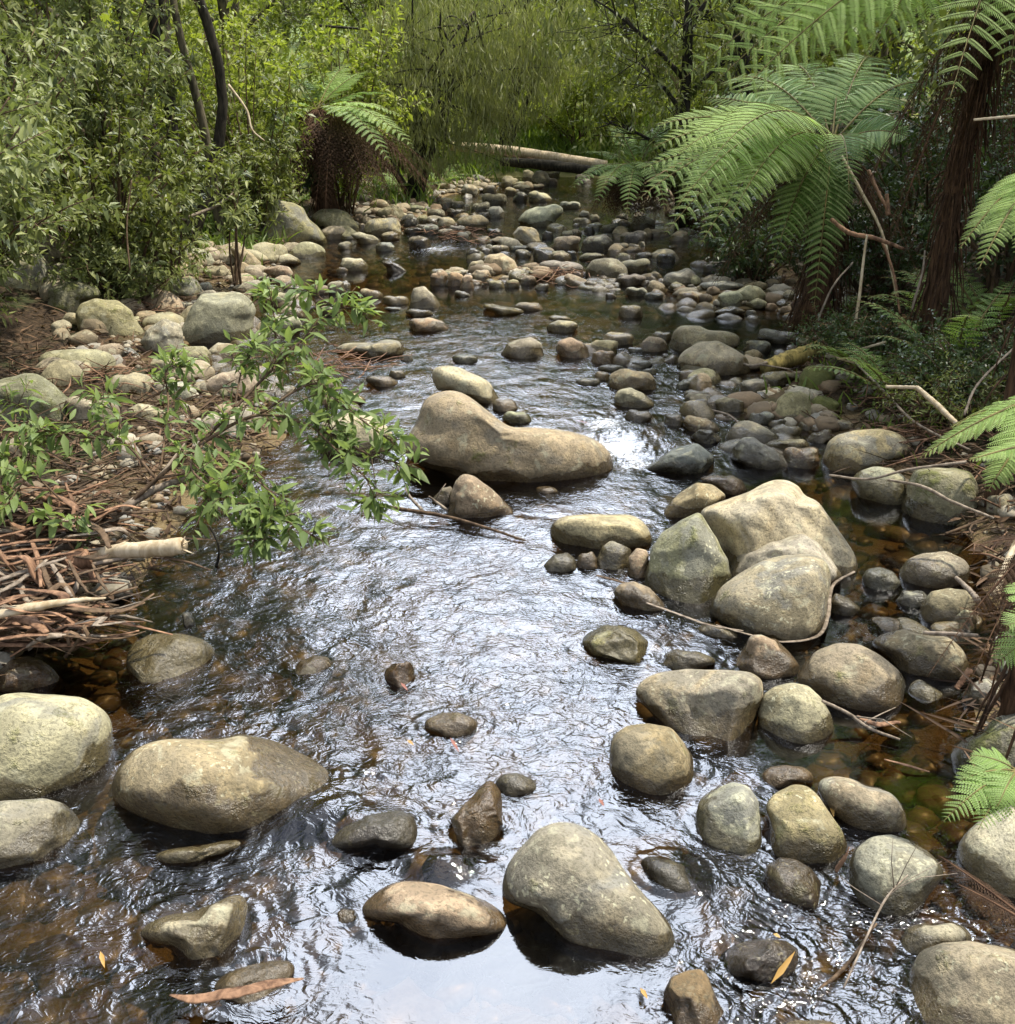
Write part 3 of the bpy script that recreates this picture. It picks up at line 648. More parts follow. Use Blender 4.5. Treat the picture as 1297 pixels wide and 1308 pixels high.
rock('A', [(555,1015),(580,985),(640,978),(700,990),(745,1030),(760,1055),(700,1060),(600,1055)], 'l', 'long pale loaf-shaped stone on the left gravel bar', 'pale loaf-shaped stone')
rock('A', [(605,1085),(640,1050),(700,1040),(745,1055),(765,1085),(755,1105),(720,1120),(650,1125)], 'm', 'squarish greenish rock below the pale loaf-shaped stone', 'squarish greenish rock', ang=.6, moss=-.2)
rock('A', [(440,1060),(480,1035),(530,1020),(560,1040),(590,1080),(615,1120),(600,1145),(560,1150),(520,1120),(470,1090)], 't', 'slanting angular tan boulder on the left gravel bar', 'slanting angular boulder', ang=.6)
rock('A', [(380,1095),(410,1075),(455,1080),(478,1110),(450,1130),(400,1125)], 'p'); rock('A', [(355,900),(380,860),(440,845),(490,850),(520,900),(510,950),(480,980),(420,985),(360,950)], 'y', 'blocky ochre boulder at the left bank foot behind thin twigs', 'blocky ochre boulder', ang=.5)
rock('A', [(525,930),(550,895),(590,890),(640,940),(668,975),(620,985),(560,985)], 'g')
rock('A', [(283,1190),(300,1140),(360,1120),(440,1130),(500,1170),(515,1230),(510,1265),(450,1272),(360,1260),(300,1230)], 'y', 'big yellow-lichened boulder on the left bar', 'yellow-lichened left boulder', moss=.15)
rock('A', [(450,1130),(500,1118),(545,1145),(550,1175),(510,1190),(460,1180)], 't')
rock('A', [(690,1240),(720,1160),(760,1105),(830,1090),(900,1097),(950,1130),(970,1170),(940,1230),(870,1285),(770,1297),(710,1290)], 't', 'big smooth egg-shaped tan boulder on the left bar behind the leafy branch', 'egg-shaped left boulder')
rock('A', [(510,1290),(560,1225),(620,1197),(680,1220),(690,1260),(680,1320),(640,1350),(560,1330)], 'w', 'cracked angular lichen-white boulder left of the egg-shaped left boulder', 'cracked lichen-white boulder', ang=.8)
rock('A', [(180,1090),(240,1050),(300,1060),(370,1085),(385,1120),(300,1130),(260,1180),(190,1180)], 'm', None, None, .1)
rock('A', [(-40,960),(60,920),(130,930),(190,1000),(190,1050),(100,1090),(-40,1080)], 'y', 'ochre boulder on the left frame edge behind shrub leaves', None, moss=.1)
rock('A', (230,1233,82,56), 't'); rock('A', [(590,1150),(640,1128),(730,1140),(735,1170),(650,1185),(600,1175)], 't'); rock('A', (655,1210,70,36), 't')
rock('A', [(960,1090),(1010,1068),(1060,1080),(1070,1105),(1000,1110)], 'l'); rock('A', [(985,1130),(1060,1098),(1135,1105),(1140,1140),(1060,1160),(1000,1150)], 'l')
rock('A', [(1030,1185),(1080,1150),(1145,1165),(1150,1195),(1080,1205)], 'l'); rock('A', [(985,1230),(1040,1190),(1120,1190),(1140,1225),(1100,1260),(1010,1255)], 'l')
rock('A', (1207,1090,75,40), 'l'); rock('A', (1265,1082,70,52), 't'); rock('A', (1250,1170,90,40), 't'); rock('A', (905,848,66,46), 's'); rock('A', (898,888,52,40), 's')
# --- B tile
for q, c_ in [((200,890,70,35), 't'), ((33,925,55,32), 't'), ((62,997,105,55), 't'), ((112,898,115,35), 's'), ((182,930,75,38), 'g'),
              ((25,1072,55,35), 'l'), ((22,1017,46,26), 't'), ((125,1106,90,36), 't'), ((224,1132,103,38), 'l'), ((215,1165,72,18), 'g'), ((308,1178,105,32), 's'),
              ((728,1155,115,36), 't'), ((845,1199,90,24), 'l'), ((850,1232,120,46), 'l'), ((1110,1175,100,50), 't'), ((1227,1265,75,38), 't'), ((472,1107,62,24), 'g'),
              ((390,1048,65,65), 'p'), ((450,1050,60,60), 'p'), ((492,1060,40,60), 'p'), ((545,1038,70,56), 't'), ((602,1070,65,34), 'l'), ((517,955,55,42), 'd'),
              ((530,1000,60,40), 't'), ((662,1068,50,36), 't'), ((722,1056,65,38), 'p'), ((705,1028,70,36), 't'), ((782,962,85,50), 'd'), ((845,968,80,45), 't'),
              ((840,1010,180,56), 'g'), ((960,968,90,36), 't'), ((1120,1000,140,50), 's'), ((960,1072,55,36), 'p'), ((1032,1112,40,26), 't'), ((775,1080,55,28), 'g'),
              ((1068,932,60,36), 't'), ((1155,965,70,40), 'd'), ((1240,972,75,35), 'd'), ((1110,1055,120,45), 'g'), ((1205,1085,70,50), 's'), ((1130,1100,80,40), 'g'),
              ((1195,1115,75,30), 'g'), ((412,876,55,26), 'g'), ((482,890,55,40), 'd'), ((640,912,110,30), 'l'), ((612,938,78,32), 't'), ((310,912,90,55), 'd'),
              ((355,865,60,38), 'g'), ((865,913,110,58), 's'), ((980,920,125,68), 'd'), ((700,955,60,34), 's'), ((905,1035,50,30), 'p')]:
    rock('B', q, c_)
rock('B', [(165,985),(200,972),(240,1000),(265,1022),(210,1028)], 'd', None, None, 0, 0, .012, .8)
rock('B', [(278,1120),(290,1085),(330,1077),(365,1100),(385,1140),(370,1160),(320,1165),(285,1155)], 't', 'upright egg-like tan rock alone at the edge of the far pool', 'upright egg-like rock')
rock('B', [(268,1220),(285,1198),(350,1195),(400,1210),(430,1240),(400,1252),(300,1252)], 'p', 'low loaf of pinkish rock below the upright egg-like rock', 'low pinkish loaf')
rock('B', [(530,1150),(570,1142),(640,1155),(705,1165),(712,1180),(670,1188),(580,1175)], 'l', 'flat whitish slab floating-like in the far pool', 'flat whitish slab')
rock('B', [(548,990),(570,955),(620,950),(670,980),(685,1015),(650,1040),(600,1030)], 't', 'peaked tan rock, biggest on the gravel bar across the far pool', 'peaked gravel-bar rock')
rock('B', [(935,1020),(960,980),(1010,965),(1060,975),(1098,1010),(1095,1040),(1050,1055),(970,1052)], 's', 'round shaded grey-brown boulder at the right end of the gravel bar', 'gravel-bar boulder')
rock('B', [(145,805),(160,785),(215,768),(250,785),(255,815),(200,830)], 'm', None, None, -.2); rock('B', [(100,865),(115,830),(170,815),(230,820),(245,850),(235,885),(160,890),(110,885)], 'y', 'pale yellowish boulder on the far left gravel below the brown dead fronds', 'far yellowish boulder')
# --- C tile
for q, c_ in [((40,1050,130,72), 'g'), ((180,1008,115,50), 'd'), ((195,965,75,45), 'm'), ((190,1078,175,38), 'g'), ((65,1120,85,48), 'p'), ((232,1125,120,65), 't'),
              ((225,1174,110,40), 's'), ((312,1142,76,46), 'm'), ((245,1028,50,35), 's'), ((318,1078,95,36), 's'), ((302,1180,45,28), 'g'), ((420,1268,200,50), 'g')]:  # leading drab stone stands in for a wet reflection below its tan neighbour
    rock('C', q, c_)
# --- J, K tiles: the far stones
rock('J', [(395,555),(430,510),(480,505),(540,530),(558,560),(552,620),(500,635),(440,600)], 'y', 'block-shaped yellowish rock in the far riffle', 'block-shaped yellowish rock', ang=.5)
rock('J', [(440,480),(480,430),(560,400),(640,388),(690,410),(685,450),(620,490),(600,520),(540,520),(480,500)], 'l', 'large pale slanting slab in the far riffle', 'far slanting slab')
rock('J', [(497,330),(540,313),(600,335),(630,365),(600,385),(510,378)], 'l', 'bright pale stone behind the far slanting slab', 'bright pale far stone')
for q, c_ in [((190,492,190,90), 't'), ((235,415,110,75), 'd'), ((322,435,100,65), 'g'), ((310,362,140,65), 's'), ((388,268,92,62), 't'), ((400,320,60,50), 's'),
              ((465,302,95,45), 't'), ((563,246,100,80), 't'), ((500,228,60,66), 't'), ((628,270,58,42), 's'), ((630,212,100,60), 'm'), ((175,315,92,60), 't'),
              ((285,308,70,48), 's'), ((552,294,75,30), 's'), ((455,350,70,60), 'd'), ((45,390,90,70), 'd'), ((110,400,80,55), 'd'), ((45,497,95,70), 's'), ((98,436,95,36), 'd'),
              ((245,455,100,45), 'd'), ((45,552,95,45), 'g'), ((138,575,75,60), 'g'), ((310,552,90,55), 'd'), ((385,603,190,50), 't'), ((335,640,130,45), 't'),
              ((448,637,105,36), 'g'), ((195,665,85,55), 'd'), ((265,655,55,42), 't'), ((735,668,60,45), 'd'), ((745,553,110,45), 's'), ((725,398,130,44), 'w'),
              ((810,450,60,50), 'w'), ((865,470,55,50), 'l'), ((950,520,110,40), 's'), ((1002,628,88,45), 'p'), ((1080,575,140,80), 'd'), ((1130,500,130,90), 's'),
              ((1020,465,70,45), 's'), ((605,560,60,50), 'd'), ((590,660,120,66), 's'), ((675,680,120,60), 's'), ((715,560,70,50), 't'), ((835,535,60,44), 'd')]:
    rock('J', q, c_)
for q, c_ in [((865,648,75,48), 'y'), ((985,560,105,70), 'd'), ((1125,487,92,62), 't'), ((940,618,100,62), 's'), ((1050,608,100,40), 'd'), ((1232,482,62,45), 's'),
              ((790,655,105,70), 'd'), ((908,705,100,50), 'g'), ((995,718,90,36), 'w'), ((815,712,110,40), 'd'), ((990,662,100,60), 'd'), ((540,695,55,50), 's'),
              ((1060,705,95,50), 'g'), ((825,590,80,50), 'm')]:
    rock('K', q, c_)
# ---------------------------------------------------------------- names said of each rock
LMS = [d for d in ROCKS if d['lm']]
_used = set(d['lab'] for d in ROCKS if d['lab'])
def shape_word(d):
    a = d['w'] / max(d['h'], 1)
    return 'flat' if a > 2.6 else 'low' if a > 1.75 else 'upright' if a < 1.05 else 'rounded' if a < 1.4 else 'oval'
def rel(a, b):
    dx = a['px'][0] - b['px'][0]; dy = a['px'][1] - b['px'][1]
    if abs(dx) / (a['w'] + b['w']) > abs(dy) / (a['h'] + b['h']):
        return 'left of' if dx < 0 else 'right of'
    return 'behind' if dy < 0 else 'in front of'
for d in ROCKS:
    if d['lab']: continue
    near = sorted(LMS, key=lambda b: np.hypot(d['px'][0] - b['px'][0], 1.5 * (d['px'][1] - b['px'][1])))[:7]
    sz = 'tiny ' if d['real'] < .16 else 'small ' if d['real'] < .32 else ''
    head = f"{sz}{shape_word(d)} {CN[d['col']]} {'stone' if d['nm'] in ('rock', 'cobble') else d['nm']}"
    cands = [f"{head} {rel(d, b)} the {b['lm']}" for b in near[:2]]
    cands += [f"{head} {rel(d, a)} the {a['lm']}, {rel(d, b)} the {b['lm']}" for i, a in enumerate(near) for b in near[i + 1:]]
    cands = [c for c in cands if len(c.split()) <= 16] or cands
    lab = next((c for c in cands if c not in _used), None)
    if lab is None: lab = cands[-1]
    _used.add(lab); d['lab'] = lab
for d in ROCKS:
    nm = d['nm']
    far = d['C'][1] > 9.5
    side = 'left bank' if d['px'][0] < 430 else 'right bank' if d['px'][0] > 1000 else 'stream'
    tag(d['o'], d['lab'], nm, f"{'far ' if far else ''}river stones of the {side}")
# ---------------------------------------------------------------- water
def blob(X, Y, px, py, rx, ry):
    c = P(px, py)
    return np.exp(-(((X - c[0]) / rx) ** 2 + ((Y - c[1]) / ry) ** 2))
ys = np.concatenate([np.geomspace(1.15, 9, 520), np.geomspace(9.02, 27.5, 240)])
sx = np.linspace(-1, 1, 620)
Y, S = np.meshgrid(ys, sx, indexing='ij')
l, r = shores(ys)
lo = np.maximum(l - .45, -(ys * .56 + .9)); hi = np.minimum(r + .45, ys * .56 + .9)
X = (lo[:, None] + hi[:, None]) / 2 + S * (hi - lo)[:, None] / 2
# how rough the surface is, place by place
A = np.full(X.shape, .50)
for (px, py, rx, ry, v) in [(560, 760, .8, .9, .35), (420, 900, .5, .35, .35), (700, 930, .6, .4, .30), (500, 1010, .35, .25, .5), (100, 1180, .5, .4, .25), (1080, 1200, .35, .3, .35), (1000, 1260, .4, .3, .3),
                            (620, 1245, .42, .20, -.70), (690, 1210, .22, .14, -.4), (1150, 690, .9, 1.0, -.55), (1100, 930, .7, .4, -.50), (1190, 980, .5, .4, -.4), (560, 360, 1.6, 2.2, -.36), (420, 380, 1.2, 1.8, -.25),
                            (900, 400, 1.4, 1.8, -.34), (600, 605, .5, .28, -.50), (1000, 640, .4, .4, -.3), (560, 470, .8, .8, -.05), (800, 560, .35, .4, .9), (560, 315, .5, .7, .7), (900, 290, .6, 1.5, .6), (300, 640, .5, .5, .2)]:
    A += v * blob(X, Y, px, py, rx, ry)
A = np.clip(A, .05, 1.6)
# flow: water comes toward the camera, bent by slow meanders
wx = X + .10 * perlin(X * 1.3, Y * 1.3, 21) + .05 * perlin(X * 3.1, Y * 3.1, 22); wy = Y + .10 * perlin(X * 1.3, Y * 1.3, 23) + .05 * perlin(X * 3.1, Y * 3.1, 24)
ridge = lambda n: 1 - 2 * np.abs(n)
Z = .011 * perlin(wx * 2.2, wy * 2.0, 31) + .0080 * perlin(wx * 4.6, wy * 5.4, 32)
Z += .0040 * ridge(perlin(wx * 6.5, wy * 9.5, 33)) + .0017 * ridge(perlin(wx * 12 + 1.5 * perlin(X * 4, Y * 4, 5), wy * 17, 34))
fine = np.clip(1.25 - Y / 9, .25, 1)
Z += fine * .0008 * ridge(perlin(wx * 24 + 1.2 * perlin(X * 9, Y * 9, 6), wy * 32, 35))
Z *= A
# water heaped over drowned rocks and lying lower behind them
for (px, py, rx, ry, v) in [(420, 1040, .20, .12, .045), (480, 1060, .14, .08, .035), (570, 1110, .10, .06, .04), (860, 1120, .10, .10, .03), (1190, 1290, .2, .15, .03),
                            (805, 555, .25, .22, .05), (790, 590, .2, .12, -.02), (470, 640, .5, .10, .018), (470, 995, .12, .08, .02), (250, 1300, .2, .1, .02)]:
    Z += v * blob(X, Y, px, py, rx, ry)
# little bow waves around the rocks that stand in it
for d in ROCKS:
    if d['zb'] > .03 or d['real'] < .12: continue
    c = d['C']; rw = d['real'] * .5
    s = np.abs(ys - c[1]) < rw * 2.2 + .2
    if not s.any(): continue
    dist = np.hypot((X[s] - c[0]), (Y[s] - c[1]) * 1.25) / rw
    Z[s] += np.minimum(A[s], 1) * (.0035 * np.exp(-((dist - 1.05) / .16) ** 2) + .0022 * np.sin(dist * 15 - 1.5 * np.arctan2(Y[s] - c[1], X[s] - c[0])) * np.exp(-((dist - 1.25) / .35) ** 2))
# foam where it breaks
foam = np.zeros_like(X)
for (px, py, rx, ry, v) in [(795, 572, .24, .30, 1.25), (775, 545, .2, .3, 1.0), (812, 592, .14, .10, .9), (468, 992, .11, .085, .62), (490, 1010, .08, .05, .5), (560, 318, .45, .6, .75), (500, 330, .3, .4, .6), (600, 300, .3, .5, .6), (905, 292, .4, .9, .5), (885, 300, .3, .5, .5),
                            (500, 640, .17, .035, .0), (520, 655, .10, .03, .35), (560, 645, .12, .05, .45), (1110, 775, .05, .05, .35), (620, 440, .2, .2, .18), (740, 500, .2, .3, .22), (1085, 1190, .1, .06, .2), (360, 1085, .1, .04, .15)]:
    foam = np.maximum(foam, v * blob(X, Y, px, py, rx, ry))
fz = foam * (perlin(X * 16, Y * 11, 51) + .6 * perlin(X * 38, Y * 30, 52))
Z += .014 * fz * (foam > .05)
n, mm = X.shape
V = np.stack([X, Y, Z], -1).reshape(-1, 3)
i = np.arange(n - 1)[:, None] * mm; j = np.arange(mm - 1)[None]
Fq = np.stack([i + j, i + j + 1, i + mm + j + 1, i + mm + j], -1).reshape(-1, 4)
m, nt, out = mat('creek_water')
geo = nd(nt, 'NewGeometry'); pos = geo.outputs['Position']
fo = nd(nt, 'Attribute', attribute_name='foam').outputs['Fac']; ro = nd(nt, 'Attribute', attribute_name='rough').outputs['Fac']
w = nd(nt, 'TexNoise', {'Vector': pos, 'Scale': 3.0, 'Detail': 2.0}).outputs['Color']
wp = nd(nt, 'VectorMath', {0: pos, 1: nd(nt, 'VectorMath', {0: w, 'Scale': .16}, operation='SCALE').outputs[0]}, operation='ADD').outputs[0]
mp = nd(nt, 'Mapping', {'Vector': wp, 'Scale': (1.0, 1.5, 1.0)}).outputs[0]
h1 = noise(nt, mp, 19, 1.5, .45, .8); h2 = noise(nt, mp, 52, 1, .5, .5)
r1 = mth(nt, 'ABSOLUTE', mth(nt, 'SUBTRACT', h1, .5)); r2 = mth(nt, 'ABSOLUTE', mth(nt, 'SUBTRACT', h2, .5))
hh = mth(nt, 'MULTIPLY', mth(nt, 'SUBTRACT', 0.0, mth(nt, 'ADD', r1, mth(nt, 'MULTIPLY', r2, .30))), ro)
bp = nd(nt, 'Bump', {'Height': hh, 'Strength': .52, 'Distance': .020})
tr = nd(nt, 'BsdfTransparent', {'Color': (.47, .375, .235)})
gl = nd(nt, 'BsdfGlossy', {'Color': (.97, .98, 1.0), 'Roughness': .05, 'Normal': bp.outputs[0]})
fr = nd(nt, 'Fresnel', {'IOR': 1.72, 'Normal': bp.outputs[0]})
wt = nd(nt, 'MixShader', {0: fr.outputs[0], 1: tr.outputs[0], 2: gl.outputs[0]})
fb = nd(nt, 'BsdfPrincipled', {'Base Color': (.80, .82, .84), 'Roughness': .35, 'Normal': bp.outputs[0]})
fn = mth(nt, 'ADD', noise(nt, mp, 38, 5, .7), mth(nt, 'MULTIPLY', mth(nt, 'SUBTRACT', noise(nt, mp, 11, 3, .6), .5), .6))
fm = ramp(nt, mth(nt, 'ADD', mth(nt, 'MULTIPLY', fo, .54), mth(nt, 'MULTIPLY', mth(nt, 'SUBTRACT', fn, .5), 1.1)), .36, .62)
fm = mth(nt, 'MULTIPLY', fm, ramp(nt, fo, .03, .15))
fin = nd(nt, 'MixShader', {0: fm, 1: wt.outputs[0], 2: fb.outputs[0]})
nt.links.new(fin.outputs[0], out.inputs[0])
tag(link('water', mesh('water', V, [Fq], m, attrs={'foam': foam.ravel(), 'rough': A.ravel()})), 'tea-coloured creek water', kind='structure')

# ---------------------------------------------------------------- gravel in and beside the water (nobody could count it)
def gravel():
    S8, F8 = cubesphere(3)
    N = 9000
    k = rng.uniform(0, 1, N) ** .75
    gy = 1.2 * (27 / 1.2) ** k
    l, r = shores(gy)
    gx = l - .9 + rng.uniform(0, 1, N) * (r - l + 1.6)
    keep = np.abs(gx) < gy * .56 + .8
    gx, gy = gx[keep], gy[keep]; N = len(gx)
    gz = land(gx, gy)
    sz = rng.lognormal(-3.45, .5, N) * (1 + .015 * gy)
    out_ = gz > .02
    bar = sum(v_ * 5 * np.exp(-((gx - a_) / b2_) ** 2 - ((gy - b_) / d_) ** 2) for (a_, b_, b2_, d_, v_) in BARS)
    sz = np.where(out_, sz * .8, sz * 1.25) * (1 + .9 * np.clip(bar, 0, 1)); sz = np.clip(sz, .012, .13)
    sz = np.where(gz < 0, np.minimum(sz, np.maximum((-gz) * .75, .012)), sz)
    sc = np.stack([rng.uniform(.75, 1.3, N), rng.uniform(.75, 1.3, N), rng.uniform(.45, .8, N)], 1) * sz[:, None]
    a = rng.uniform(0, 6.28, N)
    jit = 1 + .13 * rng.normal(size=(N, len(S8), 1))
    V = S8[None] * jit * sc[:, None, :]
    ca, sa = np.cos(a)[:, None], np.sin(a)[:, None]
    V = np.stack([V[..., 0] * ca - V[..., 1] * sa, V[..., 0] * sa + V[..., 1] * ca, V[..., 2]], -1)
    V += np.stack([gx, gy, gz + sc[:, 2] * .35], 1)[:, None]
    F = (F8[None] + (np.arange(N) * len(S8))[:, None, None]).reshape(-1, 4)
    return V.reshape(-1, 3), F, np.repeat(rng.uniform(0, 1, N), len(S8))
m, nt, out = mat('gravel')
a = nd(nt, 'Attribute', attribute_name='tint').outputs['Fac']
cr = nd(nt, 'ValToRGB', {0: a})
el = cr.color_ramp.elements
el[0].color = (.09, .07, .042, 1); el[1].color = (.42, .37, .27, 1)
for p_, c_ in ((.25, (.22, .15, .085, 1)), (.5, (.30, .25, .16, 1)), (.75, (.22, .21, .185, 1))):
    e = el.new(p_); e.color = c_
geo = nd(nt, 'NewGeometry')
c = mixc(nt, ramp(nt, noise(nt, geo.outputs['Position'], 60, 3), .35, .65, 0, .4), cr.outputs[0], (.09, .07, .045))
z = nd(nt, 'SeparateXYZ', {0: geo.outputs['Position']}).outputs['Z']
wet = ramp(nt, z, .0, .035, 1, 0)
c = mixc(nt, wet, c, mixc(nt, 1.0, c, (.55, .50, .42), 'MULTIPLY'))
b = nd(nt, 'BsdfPrincipled', {'Base Color': c, 'Roughness': mth(nt, 'SUBTRACT', .9, mth(nt, 'MULTIPLY', wet, .5))})
nt.links.new(b.outputs[0], out.inputs[0])
V, Fq, tn = gravel()
tag(link('gravel', mesh('gravel', V, [Fq], m, tint=tn)), 'loose gravel on the creek bed and along its edges', kind='stuff')

# ---------------------------------------------------------------- the countless smaller cobbles of the bars
def cobbles():
    r = np.random.default_rng(41); S8, F8 = cubesphere(8); VV, FF, TT = [], [], []
    zones = [((60, 420), (318, 500), 115, 28), ((430, 900), (226, 330), 190, 17), ((560, 880), (335, 372), 130, 11), ((830, 1040), (335, 420), 75, 13), ((890, 1090), (440, 575), 50, 14), ((1130, 1290), (690, 900), 10, 16), ((240, 520), (400, 520), 90, 17), ((640, 860), (430, 520), 60, 12)]
    n = 0
    for (xa, xb), (ya, yb), cnt, s0 in zones:
        for _ in range(cnt):
            px, py = r.uniform(xa, xb), r.uniform(ya, yb)
            g = ground_hit(px, py); zz = hz(g[0], g[1])
            if zz < -.16: continue
            d = (g - CAM) @ FWD
            s = s0 * r.lognormal(0, .52) * d / FOC * .5
            s = min(s, .19)
            if zz < 0: s = max(s, -zz * .9)
            sc = np.array([r.uniform(.85, 1.5), r.uniform(.7, 1.1), r.uniform(.58, 1.0)]) * s
            w1, w2 = Wav(r.integers(1 << 30), 8, 1.5), Wav(r.integers(1 << 30), 8, 3.5)
            V = S8 * (1 + .10 * w1(S8) + .04 * w2(S8))[:, None]
            
            for cc_ in (.72, .80, .84):
                m_ = norm(r.normal(size=3) + np.array([0, 0, .8])); dd = np.maximum(V @ m_ - cc_, 0); V = V - dd[:, None] * m_ * .85
            V = V * sc; a = r.uniform(0, 6.28)
            V = np.stack([V[:, 0] * math.cos(a) - V[:, 1] * math.sin(a), V[:, 0] * math.sin(a) + V[:, 1] * math.cos(a), V[:, 2]], 1)
            VV.append(V + np.array([g[0], g[1], max(zz, -.05) + sc[2] * .3])); FF.append(F8 + n); n += len(S8)
            TT.append(np.full(len(S8), r.uniform(.45, 1)))
    return np.concatenate(VV), np.concatenate(FF), np.concatenate(TT)
V, Fq, tn = cobbles()
tag(link('cobble_bed', mesh('cobble_bed', V, [Fq], M_COBBLE, tint=tn)), 'packed small cobbles of the gravel bars', kind='stuff')
# ---------------------------------------------------------------- plants
def leafset(mb, base, tip, n, r, L, w, spread=.9, droop=.25, mi=0, detail=True, start=.25, tlo=0., thi=1.):
    """alternate leaves along many twigs at once: base/tip (k,3)"""
    k = len(base)
    t = np.tile(np.linspace(start, 1, n), (k, 1)) + r.uniform(-.04, .04, (k, n))
    d = norm(tip - base)
    pos = base[:, None] + (tip - base)[:, None] * t[..., None]
    q = r.normal(size=(k, n, 3)); q -= (q * d[:, None]).sum(-1, keepdims=True) * d[:, None]
    ld = norm(d[:, None] * .55 + norm(q) * spread + np.array([0, 0, -droop]))
    nr = norm(np.array([0, 0, 1.0]) + r.normal(size=(k, n, 3)) * .45)
    m = k * n
    Ls = L * r.uniform(.6, 1.15, m) * np.tile(1.1 - .45 * np.linspace(0, 1, n), k)
    leaves(mb, pos.reshape(-1, 3), ld.reshape(-1, 3), nr.reshape(-1, 3), Ls, Ls * w, np.clip(np.repeat(r.uniform(tlo, thi, k), n) * .6 + r.uniform(0, .4, m), 0, 1), mi, curl=.16, detail=detail)

def shrub(label, x, y, h, rad, L, w, nst, ntw, nleaf, mleaf, mstem, seed, lean=(0, 0), name='shrub', cat='shrub', group=None, low=.25, twig=.32, droop=.2, detail=True, z=None, stem_r=.018, flatten=1.0, parts=('stems', 'foliage')):
    r = np.random.default_rng(seed)
    z = hz(x, y) if z is None else z
    root = tag(link(name, None, None, (x, y, z - .05)), label, cat, group)
    ms, ml = MB(), MB()
    B, T = [], []
    for i in range(nst):
        a = r.uniform(0, 6.28); q = math.sqrt(r.uniform(.02, 1))
        tip = np.array([math.cos(a) * rad * q + lean[0] * h, math.sin(a) * rad * q + lean[1] * h, h * (r.uniform(.55, 1.0) * (1 - .35 * q * q))])
        b0 = np.array([r.normal() * .08 * rad, r.normal() * .08 * rad, 0])
        mid = b0 + (tip - b0) * .5 + np.array([r.normal() * .12, r.normal() * .12, .14 * h])
        c = bez(b0, mid, tip, 9)
        tube(ms, c, [stem_r * r.uniform(.7, 1.3), .004], 5, r.uniform(0, 1))
        for k in range(ntw):
            t = low + (1 - low) * r.uniform() ** .8
            p0 = c[int(t * 8)] + (c[min(8, int(t * 8) + 1)] - c[int(t * 8)]) * r.uniform()
            d = norm(np.array([r.normal(), r.normal(), r.normal() * .55 + .25 - droop]) + .5 * norm(tip * np.array([1, 1, .3])))
            p1 = p0 + d * twig * r.uniform(.5, 1.3)
            B.append(p0); T.append(p1)
        B.append(c[-3]); T.append(c[-1] + (c[-1] - c[-3]) * .2)
    B = np.array(B); T = np.array(T)
    for b0, t0 in list(zip(B, T))[::3]:
        tube(ms, np.array([b0, (b0 + t0) / 2 + r.normal(size=3) * .01, t0]), [.005, .002], 3, .5)
    leafset(ml, B, T, nleaf, r, L, w, mi=0, droop=droop, detail=detail)
    link(parts[0], ms.build(parts[0], mstem), root)
    link(parts[1], ml.build(parts[1], mleaf), root)
    return root

def tree(label, x, y, h, tr, crown, L, w, ntw, nleaf, mleaf, mtrunk, seed, lean=(0, 0), name='tree', cat='tree', group=None, droop=.2, twig=.7, limbs=9, z=None, fork=.35, wig=.12, spread=.9, ntrunk=1):
    """crown: list of (dx, dy, z, rx, rz) clumps about the trunk"""
    r = np.random.default_rng(seed)
    z = hz(x, y) if z is None else z
    root = tag(link(name, None, None, (x, y, z - .1)), label, cat, group)
    ms, ml = MB(), MB()
    top = np.array([lean[0] * h, lean[1] * h, h])
    trunks = []
    for q in range(ntrunk):
        o = np.array([r.normal() * .25, r.normal() * .25, 0]) * (q > 0)
        pts = [o + top * t * (1 + .1 * q) + np.array([r.normal(), r.normal(), 0]) * wig * (t > 0) * (1 + q) for t in np.linspace(0, 1, 6)]
        c = smooth_path(pts, 22)
        tube(ms, c, [tr * 1.35, tr, tr * .85, tr * .6, tr * .3], 10, r.uniform(.2, .8), wob=.05)
        trunks.append(c)
    B, T = [], []
    for (dx, dy, cz, rx, rz) in crown:
        cc = np.array([dx, dy, cz])
        c = trunks[r.integers(len(trunks))]
        k = np.argmin(np.abs(c[:, 2] - max(cz - rz * .9 - .3 * abs(dx), fork * h * .5)))
        lp = bez(c[k], (c[k] + cc) / 2 + np.array([0, 0, .15 * rx]) + r.normal(size=3) * .1, cc, 9)
        tube(ms, lp, [tr * .45, tr * .12], 6, r.uniform(.2, .8))
        n = int(ntw * rx * rx)
        u = norm(r.normal(size=(n, 3))) * (r.uniform(.15, 1, (n, 1)) ** .6)
        p = cc + u * np.array([rx, rx, rz])
        d = norm(u + r.normal(size=(n, 3)) * .6 + np.array([0, 0, -droop]))
        B.append(p); T.append(p + d * twig * r.uniform(.5, 1.2, (n, 1)))
        for b0 in p[::max(1, n // 14)]:
            s0 = lp[r.integers(4, 9)]
            tube(ms, bez(s0, (s0 + b0) / 2 + r.normal(size=3) * .08 * rx, b0, 5), [tr * .10, tr * .03], 4, .4)
    B = np.concatenate(B); T = np.concatenate(T)
    leafset(ml, B, T, nleaf, r, L, w, droop=droop, detail=False, spread=spread, start=.1)
    link('trunk', ms.build('trunk', mtrunk), root)
    link('crown', ml.build('crown', mleaf), root)
    return root

def copy_thing(o, loc, rz, sc, label=None):
    c = o.copy(); COL.objects.link(c); c.location = loc; c.rotation_euler = (0, 0, rz); c.scale = (sc, sc, sc)
    if label: c['label'] = label
    for ch in o.children:
        k = ch.copy(); COL.objects.link(k); k.parent = c
    return c

